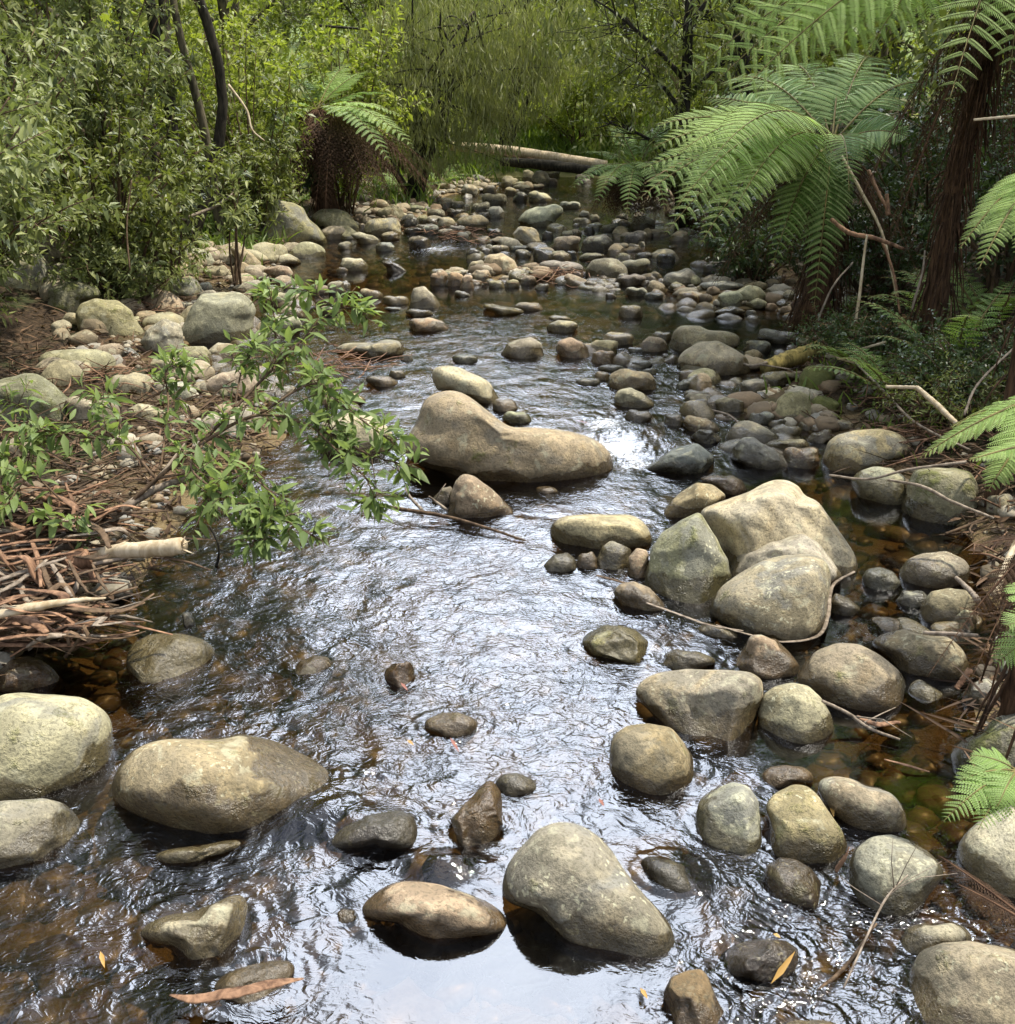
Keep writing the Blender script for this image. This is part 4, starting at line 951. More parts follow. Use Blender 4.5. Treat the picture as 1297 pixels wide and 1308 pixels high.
def frond_mesh(p0, p1, p2, width, npin, npl, mats, seed, droop=.25, start=.14, stalk=.011, taper=.8, tlo=.1, thi=.9, pw=.17, ang=R(28), curl=0.0, fill=.40, face=(0, 0, 1.0)):
    """twice-divided fern frond along a bent midrib"""
    r = np.random.default_rng(seed)
    mb = MB()
    c = bez(np.array(p0, float), np.array(p1, float), np.array(p2, float), 40)
    tube(mb, c, [stalk, stalk * .6, stalk * .18], 5, .5, 1)
    t = np.linspace(start, .985, npin)
    f = t * 39; i = np.minimum(f.astype(int), 38); fr = (f - i)[:, None]
    pos = c[i] * (1 - fr) + c[i + 1] * fr
    T = norm(c[i + 1] - c[i])
    S = norm(np.cross(T, norm(np.array(face, float)))); N = np.cross(S, T)
    u = (t - start) / (1 - start)
    prof = np.minimum(1, (u / .22 + .35)) * (1 - u ** 1.9) ** taper + .03
    Lp = width * prof * r.uniform(.9, 1.06, npin)
    v = np.linspace(.05, 1, npl)
    for sg in (-1, 1):
        a = ang + r.normal(size=npin) * .06
        D = norm(S * sg * np.cos(a)[:, None] + T * np.sin(a)[:, None] + N * (.12 + r.normal(size=(npin, 1)) * .06))
        # pinna curve, drooping
        q = pos[:, None] + D[:, None] * (Lp[:, None] * v[None])[..., None] + np.array([0, 0, -1.0]) * (droop * Lp[:, None] * v[None] ** 2)[..., None] + T[:, None] * (curl * Lp[:, None] * v[None] ** 2)[..., None]
        Td = norm(np.gradient(q, axis=1))
        side = norm(np.cross(Td, N[:, None]))
        pl = Lp[:, None] * pw * 1.25 * (1 - v[None] ** 2.2) ** .7 + Lp[:, None] * .012
        tint = np.clip(r.uniform(tlo, thi) * .4 + .6 * r.uniform(tlo, thi, npin)[:, None] + .08 * r.normal(size=(npin, npl)), 0, 1)
        gap = Lp[:, None] / npl
        for s2 in (-1, 1):
            d = norm(side * s2 * .86 + Td * .48 + np.array([0, 0, -.16]))
            b = q; m = b + d * (pl * .5)[..., None]; tp = b + d * pl[..., None] + np.array([0, 0, -.10]) * pl[..., None]
            wv = Td * (gap * fill)[..., None]
            V = np.stack([b - wv * .8, m - wv, tp, m + wv, b + wv * .8], 2).reshape(-1, 3)
            k = npin * npl
            o = np.arange(k)[:, None] * 5
            mb.add(V, [np.hstack([o, o + 1, o + 3, o + 4]), np.hstack([o + 1, o + 2, o + 3])], np.repeat(tint.ravel(), 5), 0)
        # pinna midribs
        wv = N[:, None] * (.0025 * width / .3)
        V = np.concatenate([(q - wv), (q + wv)], 1).reshape(-1, 3)
        jj = (np.arange(npin)[:, None] * 2 * npl + np.arange(npl - 1)[None]).ravel()[:, None]
        mb.add(V, [np.hstack([jj, jj + 1, jj + npl + 1, jj + npl])], .7, 1)
    return mb.build('frond', mats)

M_STALK = bark_material('fern_stalk', (.10, .085, .03), (.24, .20, .07), 20, .3, .7, .1)
M_DSTALK = bark_material('dead_stalk', (.05, .025, .014), (.16, .09, .05), 20, .3, .8, .2)
M_TSTALK = bark_material('tan_stalk', (.24, .16, .09), (.45, .33, .2), 20, .3, .8, .2)

def add_frond(root, p0, p2, width, seed, sag=.35, mats=None, npin=24, npl=18, label=None, name='frond', **kw):
    o = np.array(root.location)
    p0 = np.array(p0, float) - o; p2 = np.array(p2, float) - o
    L = np.linalg.norm(p2 - p0)
    p1 = p0 + (p2 - p0) * .52 + np.array([0, 0, sag * L])
    f = link(name, frond_mesh(p0, p1, p2, width, npin, npl, mats or [M_FERN, M_STALK], seed, **kw), root)
    if label: f['label'] = label
    return f

def fern_thing(label, x, y, z=None, name='fern', cat='fern', group=None):
    return tag(link(name, None, None, (x, y, hz(x, y) if z is None else z)), label, cat, group)

def rosette(label, x, y, n, L, width, seed, mats=None, z=None, npin=16, npl=8, up=.55, az=None, group='ground ferns', **kw):
    r = np.random.default_rng(seed)
    root = fern_thing(label, x, y, z, group=group)
    o = np.array(root.location)
    for k in range(n):
        a = (2 * math.pi * k / n + r.normal() * .3) if az is None else r.uniform(*az)
        l = L * r.uniform(.7, 1.1); e = up * r.uniform(.5, 1.2)
        tip = o + np.array([math.cos(a) * l * .9, math.sin(a) * l * .9, l * e * .55])
        add_frond(root, o + np.array([math.cos(a), math.sin(a), 0]) * .02, tip, width * l / L, seed * 50 + k, sag=.28, mats=mats, npin=npin, npl=npl, **kw)
    return root

# ---- right bank: tree fern with a low trunk leaning over the water
def fibre_trunk(root, pts, rad, seed, name='trunk', roots=160):
    r = np.random.default_rng(seed); mb = MB(); o = np.array(root.location)
    c = smooth_path([np.array(p) - o for p in pts], 20)
    tube(mb, c, rad, 14, .4, wob=.14)
    rr = np.interp(np.linspace(0, 1, 20), np.linspace(0, 1, len(rad)), rad)
    for k in range(roots):
        i = r.integers(2, 19); a = r.uniform(0, 6.28); R_ = rr[i] * r.uniform(.9, 1.3)
        p0 = c[i] + np.array([math.cos(a), math.sin(a), 0]) * R_
        p1 = p0 + np.array([math.cos(a) * .08, math.sin(a) * .08, -r.uniform(.15, .6)]) + r.normal(size=3) * .03
        tube(mb, bez(p0, (p0 + p1) / 2 + np.array([math.cos(a), math.sin(a), 0]) * .03, p1, 4), [.009, .003], 3, r.uniform(0, 1))
    return link(name, mb.build(name, M_FIBRE), root)

def skirt(root, c, n, L, seed, az=(0, 6.28), mats=None, width=.16, name='dead_frond', npin=20, npl=7, out=(.2, .55)):
    r = np.random.default_rng(seed)
    for k in range(n):
        a = r.uniform(*az); l = L * r.uniform(.6, 1.1)
        p0 = np.array(c) + np.array([math.cos(a), math.sin(a), 0]) * .08
        ou = r.uniform(*out); p2 = p0 + np.array([math.cos(a) * l * ou, math.sin(a) * l * ou, -l * r.uniform(.75, 1)])
        f = add_frond(root, p0, p2, width * r.uniform(.7, 1.2), seed * 77 + k, sag=.22, mats=mats or [M_DEADFERN, M_DSTALK], npin=npin, npl=npl, name=name, droop=.7, pw=.10, stalk=.008)

tf = fern_thing('broad tree fern leaning over the right bank, low crown of arching green fronds', 3.35, 9.6, name='tree_fern', cat='tree fern')
base = np.array(tf.location)
cr = at(1062, 190, 9.2)
fibre_trunk(tf, [P(1035, 418, .1), (P(1035, 418, .1) + cr) / 2 + np.array([.12, .1, 0]), cr], [.17, .14, .11, .09], 1)
fr_spec = [  # tip pixel, distance, width, sag, seed
    ((838, 160), 8.5, .30, .16, 1), ((835, 188), 8.2, .30, .18, 2), ((815, 255), 8.0, .30, .20, 3), ((850, 300), 7.9, .32, .26, 4), ((895, 312), 7.8, .32, .26, 5),
    ((930, 285), 7.7, .30, .30, 6), ((820, 215), 8.9, .28, .14, 7), ((985, 345), 8.6, .30, .34, 8), ((1040, 395), 8.8, .28, .30, 9), ((1010, 320), 9.4, .30, .34, 10),
    ((1085, 245), 7.9, .26, .30, 11), ((1160, 175), 8.7, .32, .25, 12), ((925, 105), 10.9, .40, .22, 13), ((1005, 85), 11.0, .42, .2, 14), ((1115, 75), 10.9, .42, .2, 15), ((960, 130), 10.6, .40, .25, 23), ((1070, 95), 10.5, .42, .22, 24),
    ((1190, 110), 10.2, .32, .22, 16), ((900, 125), 10.2, .30, .14, 17), ((870, 240), 9.6, .30, .22, 18), ((1150, 215), 9.9, .3, .25, 19), ((868, 195), 8.0, .34, .24, 20), ((862, 268), 7.7, .34, .28, 21), ((905, 210), 7.6, .34, .3, 22)]
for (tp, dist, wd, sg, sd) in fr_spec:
    lit = tp[0] < 950 and 140 < tp[1] < 320  # sun and shade put into frond colour: lit ones paler, the rest darker
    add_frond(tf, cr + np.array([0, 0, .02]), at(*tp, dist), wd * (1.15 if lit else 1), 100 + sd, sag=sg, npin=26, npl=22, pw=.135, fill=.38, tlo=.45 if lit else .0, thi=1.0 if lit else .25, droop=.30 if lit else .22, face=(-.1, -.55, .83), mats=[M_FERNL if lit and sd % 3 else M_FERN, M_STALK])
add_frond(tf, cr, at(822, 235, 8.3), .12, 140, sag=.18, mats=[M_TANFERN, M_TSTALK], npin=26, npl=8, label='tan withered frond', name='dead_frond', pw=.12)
skirt(tf, cr, 34, 1.3, 7, out=(.25, .9))
# ---- right bank: taller tree fern, fibrous trunk in shade, crown above the picture
t2 = fern_thing('tall tree fern with shaggy brown trunk, its bright fronds hanging in from the top right', 3.32, 7.9, name='tree_fern', cat='tree fern')
c2 = np.array([3.05, 6.9, 3.25])
fibre_trunk(t2, [(3.32, 7.9, hz(3.32, 7.9) - .1), (3.26, 7.75, 1.6), (3.18, 7.35, 2.5), tuple(c2)], [.095, .065, .055, .06], 2, roots=260)
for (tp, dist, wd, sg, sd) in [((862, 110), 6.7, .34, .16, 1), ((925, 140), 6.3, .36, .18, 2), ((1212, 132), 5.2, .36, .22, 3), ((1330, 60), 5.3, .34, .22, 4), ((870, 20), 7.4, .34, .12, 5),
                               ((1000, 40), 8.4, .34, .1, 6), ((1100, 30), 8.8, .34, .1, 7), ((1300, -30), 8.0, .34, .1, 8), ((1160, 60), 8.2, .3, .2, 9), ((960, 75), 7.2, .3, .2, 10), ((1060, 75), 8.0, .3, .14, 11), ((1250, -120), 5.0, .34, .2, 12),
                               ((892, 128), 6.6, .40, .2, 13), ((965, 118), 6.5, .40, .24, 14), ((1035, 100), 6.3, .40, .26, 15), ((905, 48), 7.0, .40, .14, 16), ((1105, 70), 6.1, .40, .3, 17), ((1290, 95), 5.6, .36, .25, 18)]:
    lit = sd in (1, 2, 3, 4, 5, 12, 13, 14, 15, 16, 17, 18)  # sunlight on these fronds is painted with the paler leaf colour
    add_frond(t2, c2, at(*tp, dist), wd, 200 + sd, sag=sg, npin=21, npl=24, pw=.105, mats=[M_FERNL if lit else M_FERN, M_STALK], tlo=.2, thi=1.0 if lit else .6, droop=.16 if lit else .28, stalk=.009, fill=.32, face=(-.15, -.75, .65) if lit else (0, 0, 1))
skirt(t2, c2 + np.array([.2, .45, -.35]), 20, 1.9, 9, out=(.12, .5))
# ---- left bank: old tree fern with a dark skirt of dead fronds
cl_ = at(405, 140, 16.6)
t3 = fern_thing('old tree fern on the left bank with dark skirt of drooping brown dead fronds', cl_[0], cl_[1] + .1, name='tree_fern', cat='tree fern')
fibre_trunk(t3, [(cl_[0] + .05, cl_[1] + .1, hz(cl_[0], cl_[1]) - .1), (cl_[0], cl_[1], 1.0), tuple(cl_)], [.2, .15, .12], 3, roots=120)
skirt(t3, cl_, 46, 1.55, 11, width=.26, npin=18, npl=6, out=(.35, .95))
skirt(t3, cl_ + np.array([.3, -.2, -.1]), 40, 1.6, 12, az=(-2.4, .8), width=.28, npin=18, npl=6, out=(.5, 1.25))
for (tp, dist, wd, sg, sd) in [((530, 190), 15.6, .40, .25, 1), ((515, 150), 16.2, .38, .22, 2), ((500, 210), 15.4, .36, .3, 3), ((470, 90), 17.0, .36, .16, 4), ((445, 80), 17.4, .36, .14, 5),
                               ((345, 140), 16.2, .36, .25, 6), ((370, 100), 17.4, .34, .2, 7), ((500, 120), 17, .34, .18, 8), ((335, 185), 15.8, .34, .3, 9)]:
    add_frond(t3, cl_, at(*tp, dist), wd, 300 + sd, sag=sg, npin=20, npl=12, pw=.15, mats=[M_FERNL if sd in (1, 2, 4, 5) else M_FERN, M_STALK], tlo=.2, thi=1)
# ---- small tree fern hanging over the far water on the right
c4 = at(815, 215, 16.5)
t4 = fern_thing('shaded tree fern with brown dead fronds hanging over the far right water', c4[0] + 1.2, c4[1] + .5, name='tree_fern', cat='tree fern')
fibre_trunk(t4, [(c4[0] + 1.2, c4[1] + .5, hz(c4[0] + 1.2, c4[1] + .5) - .1), (c4[0] + .5, c4[1] + .3, .9), tuple(c4)], [.13, .10, .08], 4, roots=40)
skirt(t4, c4, 34, .95, 13, out=(.3, .9), width=.24, npin=16, npl=6)
for (tp, dist, wd, sg, sd) in [((728, 243), 15.6, .30, .25, 1), ((745, 222), 16.2, .30, .2, 2), ((760, 262), 15.2, .3, .3, 3), ((740, 195), 17.0, .3, .2, 4), ((800, 275), 15.2, .3, .35, 5), ((850, 270), 15.0, .3, .35, 6),
                               ((780, 160), 17.2, .3, .2, 7), ((860, 150), 17.0, .3, .2, 8), ((900, 190), 16.4, .3, .25, 9), ((900, 240), 15.4, .3, .3, 10)]:
    add_frond(t4, c4, at(*tp, dist), wd, 400 + sd, sag=sg, npin=20, npl=10, tlo=.1, thi=.8)

# ---- ferns near the right frame edge
def edge_fern(label, base, tips, width, seed, mats=None, sag=.2, npin=26, npl=16, trunk=True, **kw):
    gz = hz(base[0], base[1])
    root = fern_thing(label, base[0], base[1], gz, group='ferns on the banks')
    if trunk and base[2] - gz > .05:
        fibre_trunk(root, [(base[0] + .06, base[1] + .04, gz - .05), (base[0] + .02, base[1], (gz + base[2]) / 2), tuple(base)], [.04, .03, .03], seed, roots=14)
    for k, tp in enumerate(tips):
        add_frond(root, base, tp, width, seed + k, sag=sag, mats=mats, npin=npin, npl=npl, **kw)
    return root
edge_fern('light green fern reaching in at the right frame edge, halfway up the shaded bank', at(1345, 205, 5.0), [at(1226, 318, 4.9), at(1250, 345, 4.7), at(1300, 330, 4.6)], .14, 500, [M_FERNL, M_STALK])
edge_fern('long sunlit fern fronds arching over the bank above the moss-draped boulder', at(1360, 500, 4.2), [at(1175, 585, 4.35), at(1215, 545, 4.5), at(1262, 628, 4.0)], .15, 520, [M_FERNL, M_STALK], sag=.14)
edge_fern('short bright fern frond pointing left below the long sunlit fronds', at(1370, 560, 3.9), [at(1238, 588, 3.9)], .10, 530, [M_FERNL, M_STALK], sag=.06)
edge_fern('small upright green fern growing beside the whitish boulder on the right', at(1300, 985, 2.75), [at(1205, 1050, 2.62), at(1222, 1000, 2.72), at(1250, 1060, 2.6), at(1240, 965, 2.8), at(1275, 1030, 2.6), at(1310, 1040, 2.6)], .075, 540, [M_FERN, M_STALK], trunk=False, npin=20, npl=9, tlo=.4, thi=1, pw=.11, stalk=.004, fill=.45)
edge_fern('green fern tips poking in at the right edge above the angular grey rock', at(1350, 800, 3.1), [at(1272, 850, 3.1), at(1290, 745, 3.2), at(1285, 800, 3.05)], .10, 560, [M_FERN, M_STALK], npin=18, npl=10, tlo=.4, thi=1, pw=.11, stalk=.004, fill=.45)
edge_fern('brown withered fern drooping over the round rocks on the right bank', at(1330, 690, 3.45), [at(1185, 865, 3.35), at(1225, 905, 3.3), at(1225, 815, 3.4), at(1262, 900, 3.25), at(1240, 700, 3.5), at(1255, 800, 3.5)], .055, 570, [M_DEADFERN, M_DSTALK], sag=.16, npin=24, npl=9, pw=.12, stalk=.004)
edge_fern('dark brown dead frond lying across the water beside the whitish boulder', at(1330, 1190, 2.42), [at(1198, 1092, 2.62), at(1225, 1130, 2.5)], .05, 580, [M_DEADFERN, M_DSTALK], trunk=False, sag=.05, npin=26, npl=8, pw=.13, droop=.8, curl=.6, stalk=.005)
for lb, px_, py_, n, L, wd, sd, kw in [
    ('dim green fern on the shaded right bank behind the broken pale stems', 1215, 480, 8, 1.0, .16, 600, {'up': .9}), ('small fern under the crossing pale sticks on the right bank', 1150, 520, 8, .8, .13, 601, {'up': .9}),
    ('fern tuft at the foot of the shaggy fern trunk on the right', 1205, 425, 9, .95, .14, 602, {'up': .9}), ('fern half hidden behind the long pale leaning stick', 1085, 400, 7, .6, .11, 603, {}),
    ('fern high on the right bank in front of dark leaves', 1265, 430, 8, 1.0, .15, 604, {'up': .9}), ('dark fern fringe beside the mossy log', 1100, 480, 8, .7, .12, 606, {'up': .9}),
    ('feathery green fern behind the great domed boulder', 380, 262, 9, .95, .16, 607, {}), ('second fern left of the feathery one behind the great domed boulder', 335, 262, 8, .8, .15, 608, {}),
    ('lush fern clump at the foot of the dark trunks on the left bank', 275, 300, 9, .9, .15, 609, {}), ('fern leaning down to the far gravel under the weeping tree', 560, 238, 9, 1.3, .2, 610, {}),
    ('fern at the far left water edge below the dead skirt', 520, 252, 9, 1.1, .2, 611, {}), ('low fern among the grass left of the domed boulder', 235, 305, 7, .7, .13, 612, {})]:
    g = ground_hit(px_, py_)
    rosette(lb, g[0], g[1], n, L, wd, sd, tlo=.1 if px_ > 900 else .2, thi=.8, **kw)
g = ground_hit(1130, 425)
rosette('rust-tan withered fern at the base of the broken stems', g[0] - .1, g[1], 6, .7, .13, 620, mats=[M_TANFERN, M_TSTALK], up=.3)
# ---- left bank shrubs with pale lance-shaped leaves
for lb, x, y, h, rad, L, w_, nst, ntw, nl, ml, sd, ln in [
    ('pale-leaved shrub nearest the left frame edge, its sprays hanging over the debris', -3.7, 5.9, 2.9, 1.1, .12, .16, 30, 20, 11, M_LAUREL, 1, (.05, .05)),
    ('bushy pale-leaved shrub at the left, above the ochre edge boulder', -4.3, 7.7, 2.6, 1.15, .12, .16, 32, 20, 11, M_LAUREL, 2, (.05, 0)),
    ('tall silvery-leaved shrub filling the upper left corner', -4.9, 9.0, 4.0, 1.6, .13, .15, 38, 24, 11, M_LAUREL, 3, (.06, 0)),
    ('shrub of mixed olive leaves behind the blocky ochre boulder', -4.3, 11.3, 2.7, 1.3, .13, .16, 30, 20, 11, M_OLIVE, 4, (.03, 0)),
    ('tall pale shrub left of the dark trunks', -5.2, 12.8, 4.2, 1.5, .14, .16, 36, 22, 11, M_LAUREL, 5, (.05, 0)),
    ('leafy shrub in front of the dark trunks on the left bank', -4.55, 13.4, 1.5, .8, .13, .16, 16, 13, 8, M_LAUREL, 6, (0, 0)),
    ('sunny yellow-green shrub behind the dark trunks', -4.6, 18.5, 4.2, 1.9, .17, .17, 26, 18, 9, M_BRIGHT, 7, (0, 0)),
    ('olive shrub between the dark trunks and the old tree fern', -3.9, 16.3, 3.2, 1.1, .15, .16, 20, 15, 9, M_OLIVE, 8, (0, 0)),
    ('low leafy undergrowth plant beneath the tall pale shrub', -4.3, 12.2, .7, .9, .12, .17, 16, 14, 8, M_OLIVE, 10, (0, 0)),
    ('low bright undergrowth plant behind the blocky ochre boulder', -4.0, 10.7, .8, .8, .11, .17, 16, 14, 8, M_LAUREL, 11, (0, 0)),
    ('low olive shrub half covering the dark fern skirt on the left bank', -3.75, 15.7, 1.5, .8, .13, .16, 18, 15, 9, M_OLIVE, 14, (0, 0)),
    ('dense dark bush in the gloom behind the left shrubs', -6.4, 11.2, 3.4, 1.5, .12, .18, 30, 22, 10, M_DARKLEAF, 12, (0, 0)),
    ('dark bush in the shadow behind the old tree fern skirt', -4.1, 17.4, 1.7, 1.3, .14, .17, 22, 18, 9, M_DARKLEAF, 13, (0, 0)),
    ('second sunny shrub behind the old tree fern', -2.9, 19.0, 4.0, 1.5, .17, .17, 22, 16, 9, M_BRIGHT, 9, (0, 0))]:
    shrub(lb, x, y, h, rad, L, w_, nst, ntw, nl, ml, M_TWIG, 700 + sd, ln, group='shrubs along the left bank', detail=y < 13, low=.12)
for lb, x, y, h, sd in [('slender sapling with upright pale leaves in front of the dark trunks', -3.15, 11.9, 1.6, 1), ('thin sapling with white-green leaves left of the slender one', -3.75, 11.4, 1.35, 2)]:
    shrub(lb, x, y, h, .35, .15, .15, 4, 7, 9, M_LAUREL, M_TWIG, 720 + sd, (.1, 0), name='sapling', cat='sapling', group='saplings on the left bank', twig=.28, droop=-.1, low=.35)
# ---- trees of the left bank
tree('dark twin-trunked tree standing behind the left bank shrubs', at(252, 200, 14.2)[0], 13.6, 8.5, .065, [(-1.0, .2, 5.6, 1.5, 1.1), (.9, .3, 6.4, 1.5, 1.0), (0, -.3, 7.6, 1.7, 1.1), (-1.8, 0, 7.3, 1.3, .9), (.6, -.3, 4.3, .9, .6), (-.9, -.6, 3.9, .9, .6)],
     .15, .16, 34, 9, M_LAUREL, M_TRUNK, 1, (.02, 0), ntrunk=3, wig=.10, group='trees on the left bank')
tree('slim dark tree left of the twin-trunked one', at(208, 200, 14.5)[0], 14.3, 8.0, .035, [(0, 0, 5.4, 1.2, 1.0), (.4, 0, 6.9, 1.4, 1.1), (-.7, 0, 4.4, .8, .6)], .14, .16, 30, 8, M_OLIVE, M_TRUNK, 2, (-.01, 0), group='trees on the left bank')
tree('grey lichened tree with bare orange-brown bark right of the twin-trunked one', at(300, 120, 15.5)[0], 15.2, 8.2, .055, [(.2, 0, 5.6, 1.5, 1.1), (-.4, 0, 7.2, 1.5, 1.1), (.8, 0, 4.4, .9, .5)], .14, .16, 30, 8, M_OLIVE, M_TRUNKG, 3, (-.02, 0), group='trees on the left bank')
tree('leafy tree leaning over from the left, beyond the pale-leaved shrubs', -6.0, 8.2, 9.0, .16, [(0, 0, 6.2, 2.1, 1.5), (.6, 1.0, 7.9, 2.1, 1.4), (-.6, -1.2, 5.2, 1.8, 1.2), (.3, -.6, 8.4, 1.8, 1.2), (.7, .8, 4.4, 1.4, .9)], .16, .16, 26, 9, M_LAUREL, M_TRUNKG, 4, group='trees on the left bank')
# ---- weeping grey tree over the log
r_ = np.random.default_rng(77)
def weeping(label, x, y, h, tr, seeds, crown, n, L, seed, lean):
    r = np.random.default_rng(seed); z = hz(x, y)
    root = tag(link('weeping_tree', None, None, (x, y, z - .1)), label, 'tree', 'weeping trees over the far log')
    ms, ml = MB(), MB()
    for k in range(seeds):
        tip = np.array([lean[0] * h + r.normal() * .25 * h, lean[1] * h + r.normal() * .1 * h, h * r.uniform(.7, 1)])
        c = bez(np.zeros(3) + np.array([r.normal() * .1, 0, 0]), tip * .5 + np.array([r.normal() * .3, 0, .1 * h]), tip, 12)
        tube(ms, c, [tr, tr * .6, tr * .2], 7, r.uniform(0, 1), wob=.04)
        for j in range(9):
            p0 = c[r.integers(4, 12)]; cc = crown[r.integers(len(crown))]
            p1 = np.array(cc[:3]) + r.normal(size=3) * np.array(cc[3:6]) * .6
            tube(ms, bez(p0, (p0 + p1) / 2 + np.array([0, 0, .3]), p1, 7), [tr * .3, tr * .05], 4, r.uniform(0, 1))
    tot = sum(c[6] for c in crown)
    for c in crown:
        k = int(n * c[6] / tot)
        p = np.array(c[:3]) + norm(r.normal(size=(k, 3))) * r.uniform(.2, 1, (k, 1)) ** .5 * np.array(c[3:6])
        d = norm(np.stack([r.normal(size=k) * .35, r.normal(size=k) * .35, -np.ones(k)], 1))
        t = r.uniform(0, 1, k)
        clump = .5 + .5 * np.sin(p[:, 0] * 5 + 2 * np.sin(p[:, 2] * 3)) * np.sin(p[:, 2] * 4 + p[:, 1])
        Ls = L * r.uniform(.5, 1.3, k)
        leaves(ml, p, d, norm(r.normal(size=(k, 3))), Ls, Ls * .055, np.clip(.55 * clump + .45 * t, 0, 1), 0, curl=.1, detail=False)
    link('trunk', ms.build('trunk', M_TRUNK), root); link('crown', ml.build('crown', M_GREY), root)
wl = at(530, 215, 20.5)
weeping('feathery grey-green weeping tree draped over the left end of the fallen log', wl[0], wl[1], 4.0, .08, 5,
        [(.7, -.3, 2.2, 1.3, 1.0, .9, 1.0), (1.9, -.2, 2.4, 1.2, 1.0, .9, .9), (-.4, 0, 2.6, 1.2, 1.0, 1.0, .9), (1.0, 0, 3.4, 1.9, 1.2, .9, 1.2), (2.9, 0, 3.1, 1.2, 1.0, .8, .7), (.3, -.5, 1.2, .9, .7, .6, .45), (1.5, -.4, 1.4, .7, .6, .6, .30)], 20000, .20, 31, (.25, -.05))
wl = at(640, 150, 27)
weeping('taller hazy weeping tree behind the fallen log', wl[0], wl[1], 7, .09, 4, [(0, 0, 4.0, 2.4, 1.5, 1.6, 1), (1.5, 0, 5.2, 2.0, 1.4, 1.3, 1), (-2.0, 0, 5.2, 2.0, 1.4, 1.4, 1), (-1.0, 0, 2.6, 1.5, 1.2, 1.0, .5)], 13000, .28, 32, (0, 0))
# ---- right-hand trees and shrubs
tree('olive-leaved tree with a bent dark branch above the far right water', at(860, 200, 18.6)[0], 18.0, 5.6, .10, [(-1.0, -.6, 2.7, 1.0, .7), (-.2, -.6, 3.3, 1.2, .8), (-1.7, -.3, 3.6, 1.1, .8), (.8, 0, 3.0, 1.1, .8), (-.6, 0, 4.5, 1.5, 1.0), (1.0, 0, 4.3, 1.3, .9), (-1.4, -.8, 1.8, .7, .45), (-.3, -.7, 1.9, .8, .5)],
     .17, .13, 62, 9, M_OLIVE, M_TRUNK, 11, (-.08, 0), twig=.55, droop=.5, group='trees on the right bank')
tree('broad olive tree behind the bent-branched one on the right', 4.2, 20.5, 8.0, .14, [(-1.0, 0, 3.3, 1.5, 1.0), (.9, 0, 3.6, 1.6, 1.1), (0, 0, 5.2, 2.0, 1.3), (-1.5, 0, 5.6, 1.5, 1.1), (1.4, 0, 6.6, 1.7, 1.2), (0, 0, 1.9, 1.4, .8)], .18, .14, 40, 9, M_OLIVE, M_TRUNK, 12, (0, 0), group='trees on the right bank')
tree('sunny yellow-green tree high behind the right bank', 5.0, 25, 8.0, .15, [(-1.5, 0, 4.6, 1.8, 1.3), (.8, 0, 5.4, 2.0, 1.3), (-.5, 0, 6.8, 1.8, 1.2), (2.4, 0, 4.6, 1.7, 1.2), (0, 0, 3.0, 1.7, 1.0)], .2, .17, 30, 9, M_BRIGHT, M_TRUNKG, 13, group='trees on the right bank')
tree('tall dark tree behind the fern trunks on the right', 7.0, 9.6, 9.5, .17, [(0, 0, 4.4, 1.8, 1.3), (-.6, .8, 6.0, 2.0, 1.3), (.5, -1.2, 5.4, 1.9, 1.3), (-.2, 0, 7.8, 2.0, 1.3), (.2, -.6, 3.0, 1.4, .9), (-1.4, .9, 4.9, 1.4, .9), (-1.2, -1.0, 5.3, 1.4, .9), (-1.3, 2.4, 4.6, 1.4, .9)], .15, .15, 34, 9, M_DARKLEAF, M_TRUNK, 14, group='trees on the right bank')  # outer crown clumps added above the frame to shade the right bank
tree('dark tree at the right frame edge behind the shaded bank', 7.3, 6.3, 8.5, .15, [(0, 0, 4.6, 1.8, 1.2), (-.4, .7, 6.2, 1.9, 1.3), (.3, -.8, 5.6, 1.7, 1.2), (0, 0, 3.0, 1.3, .8)], .15, .15, 32, 9, M_DARKLEAF, M_TRUNK, 15, group='trees on the right bank')
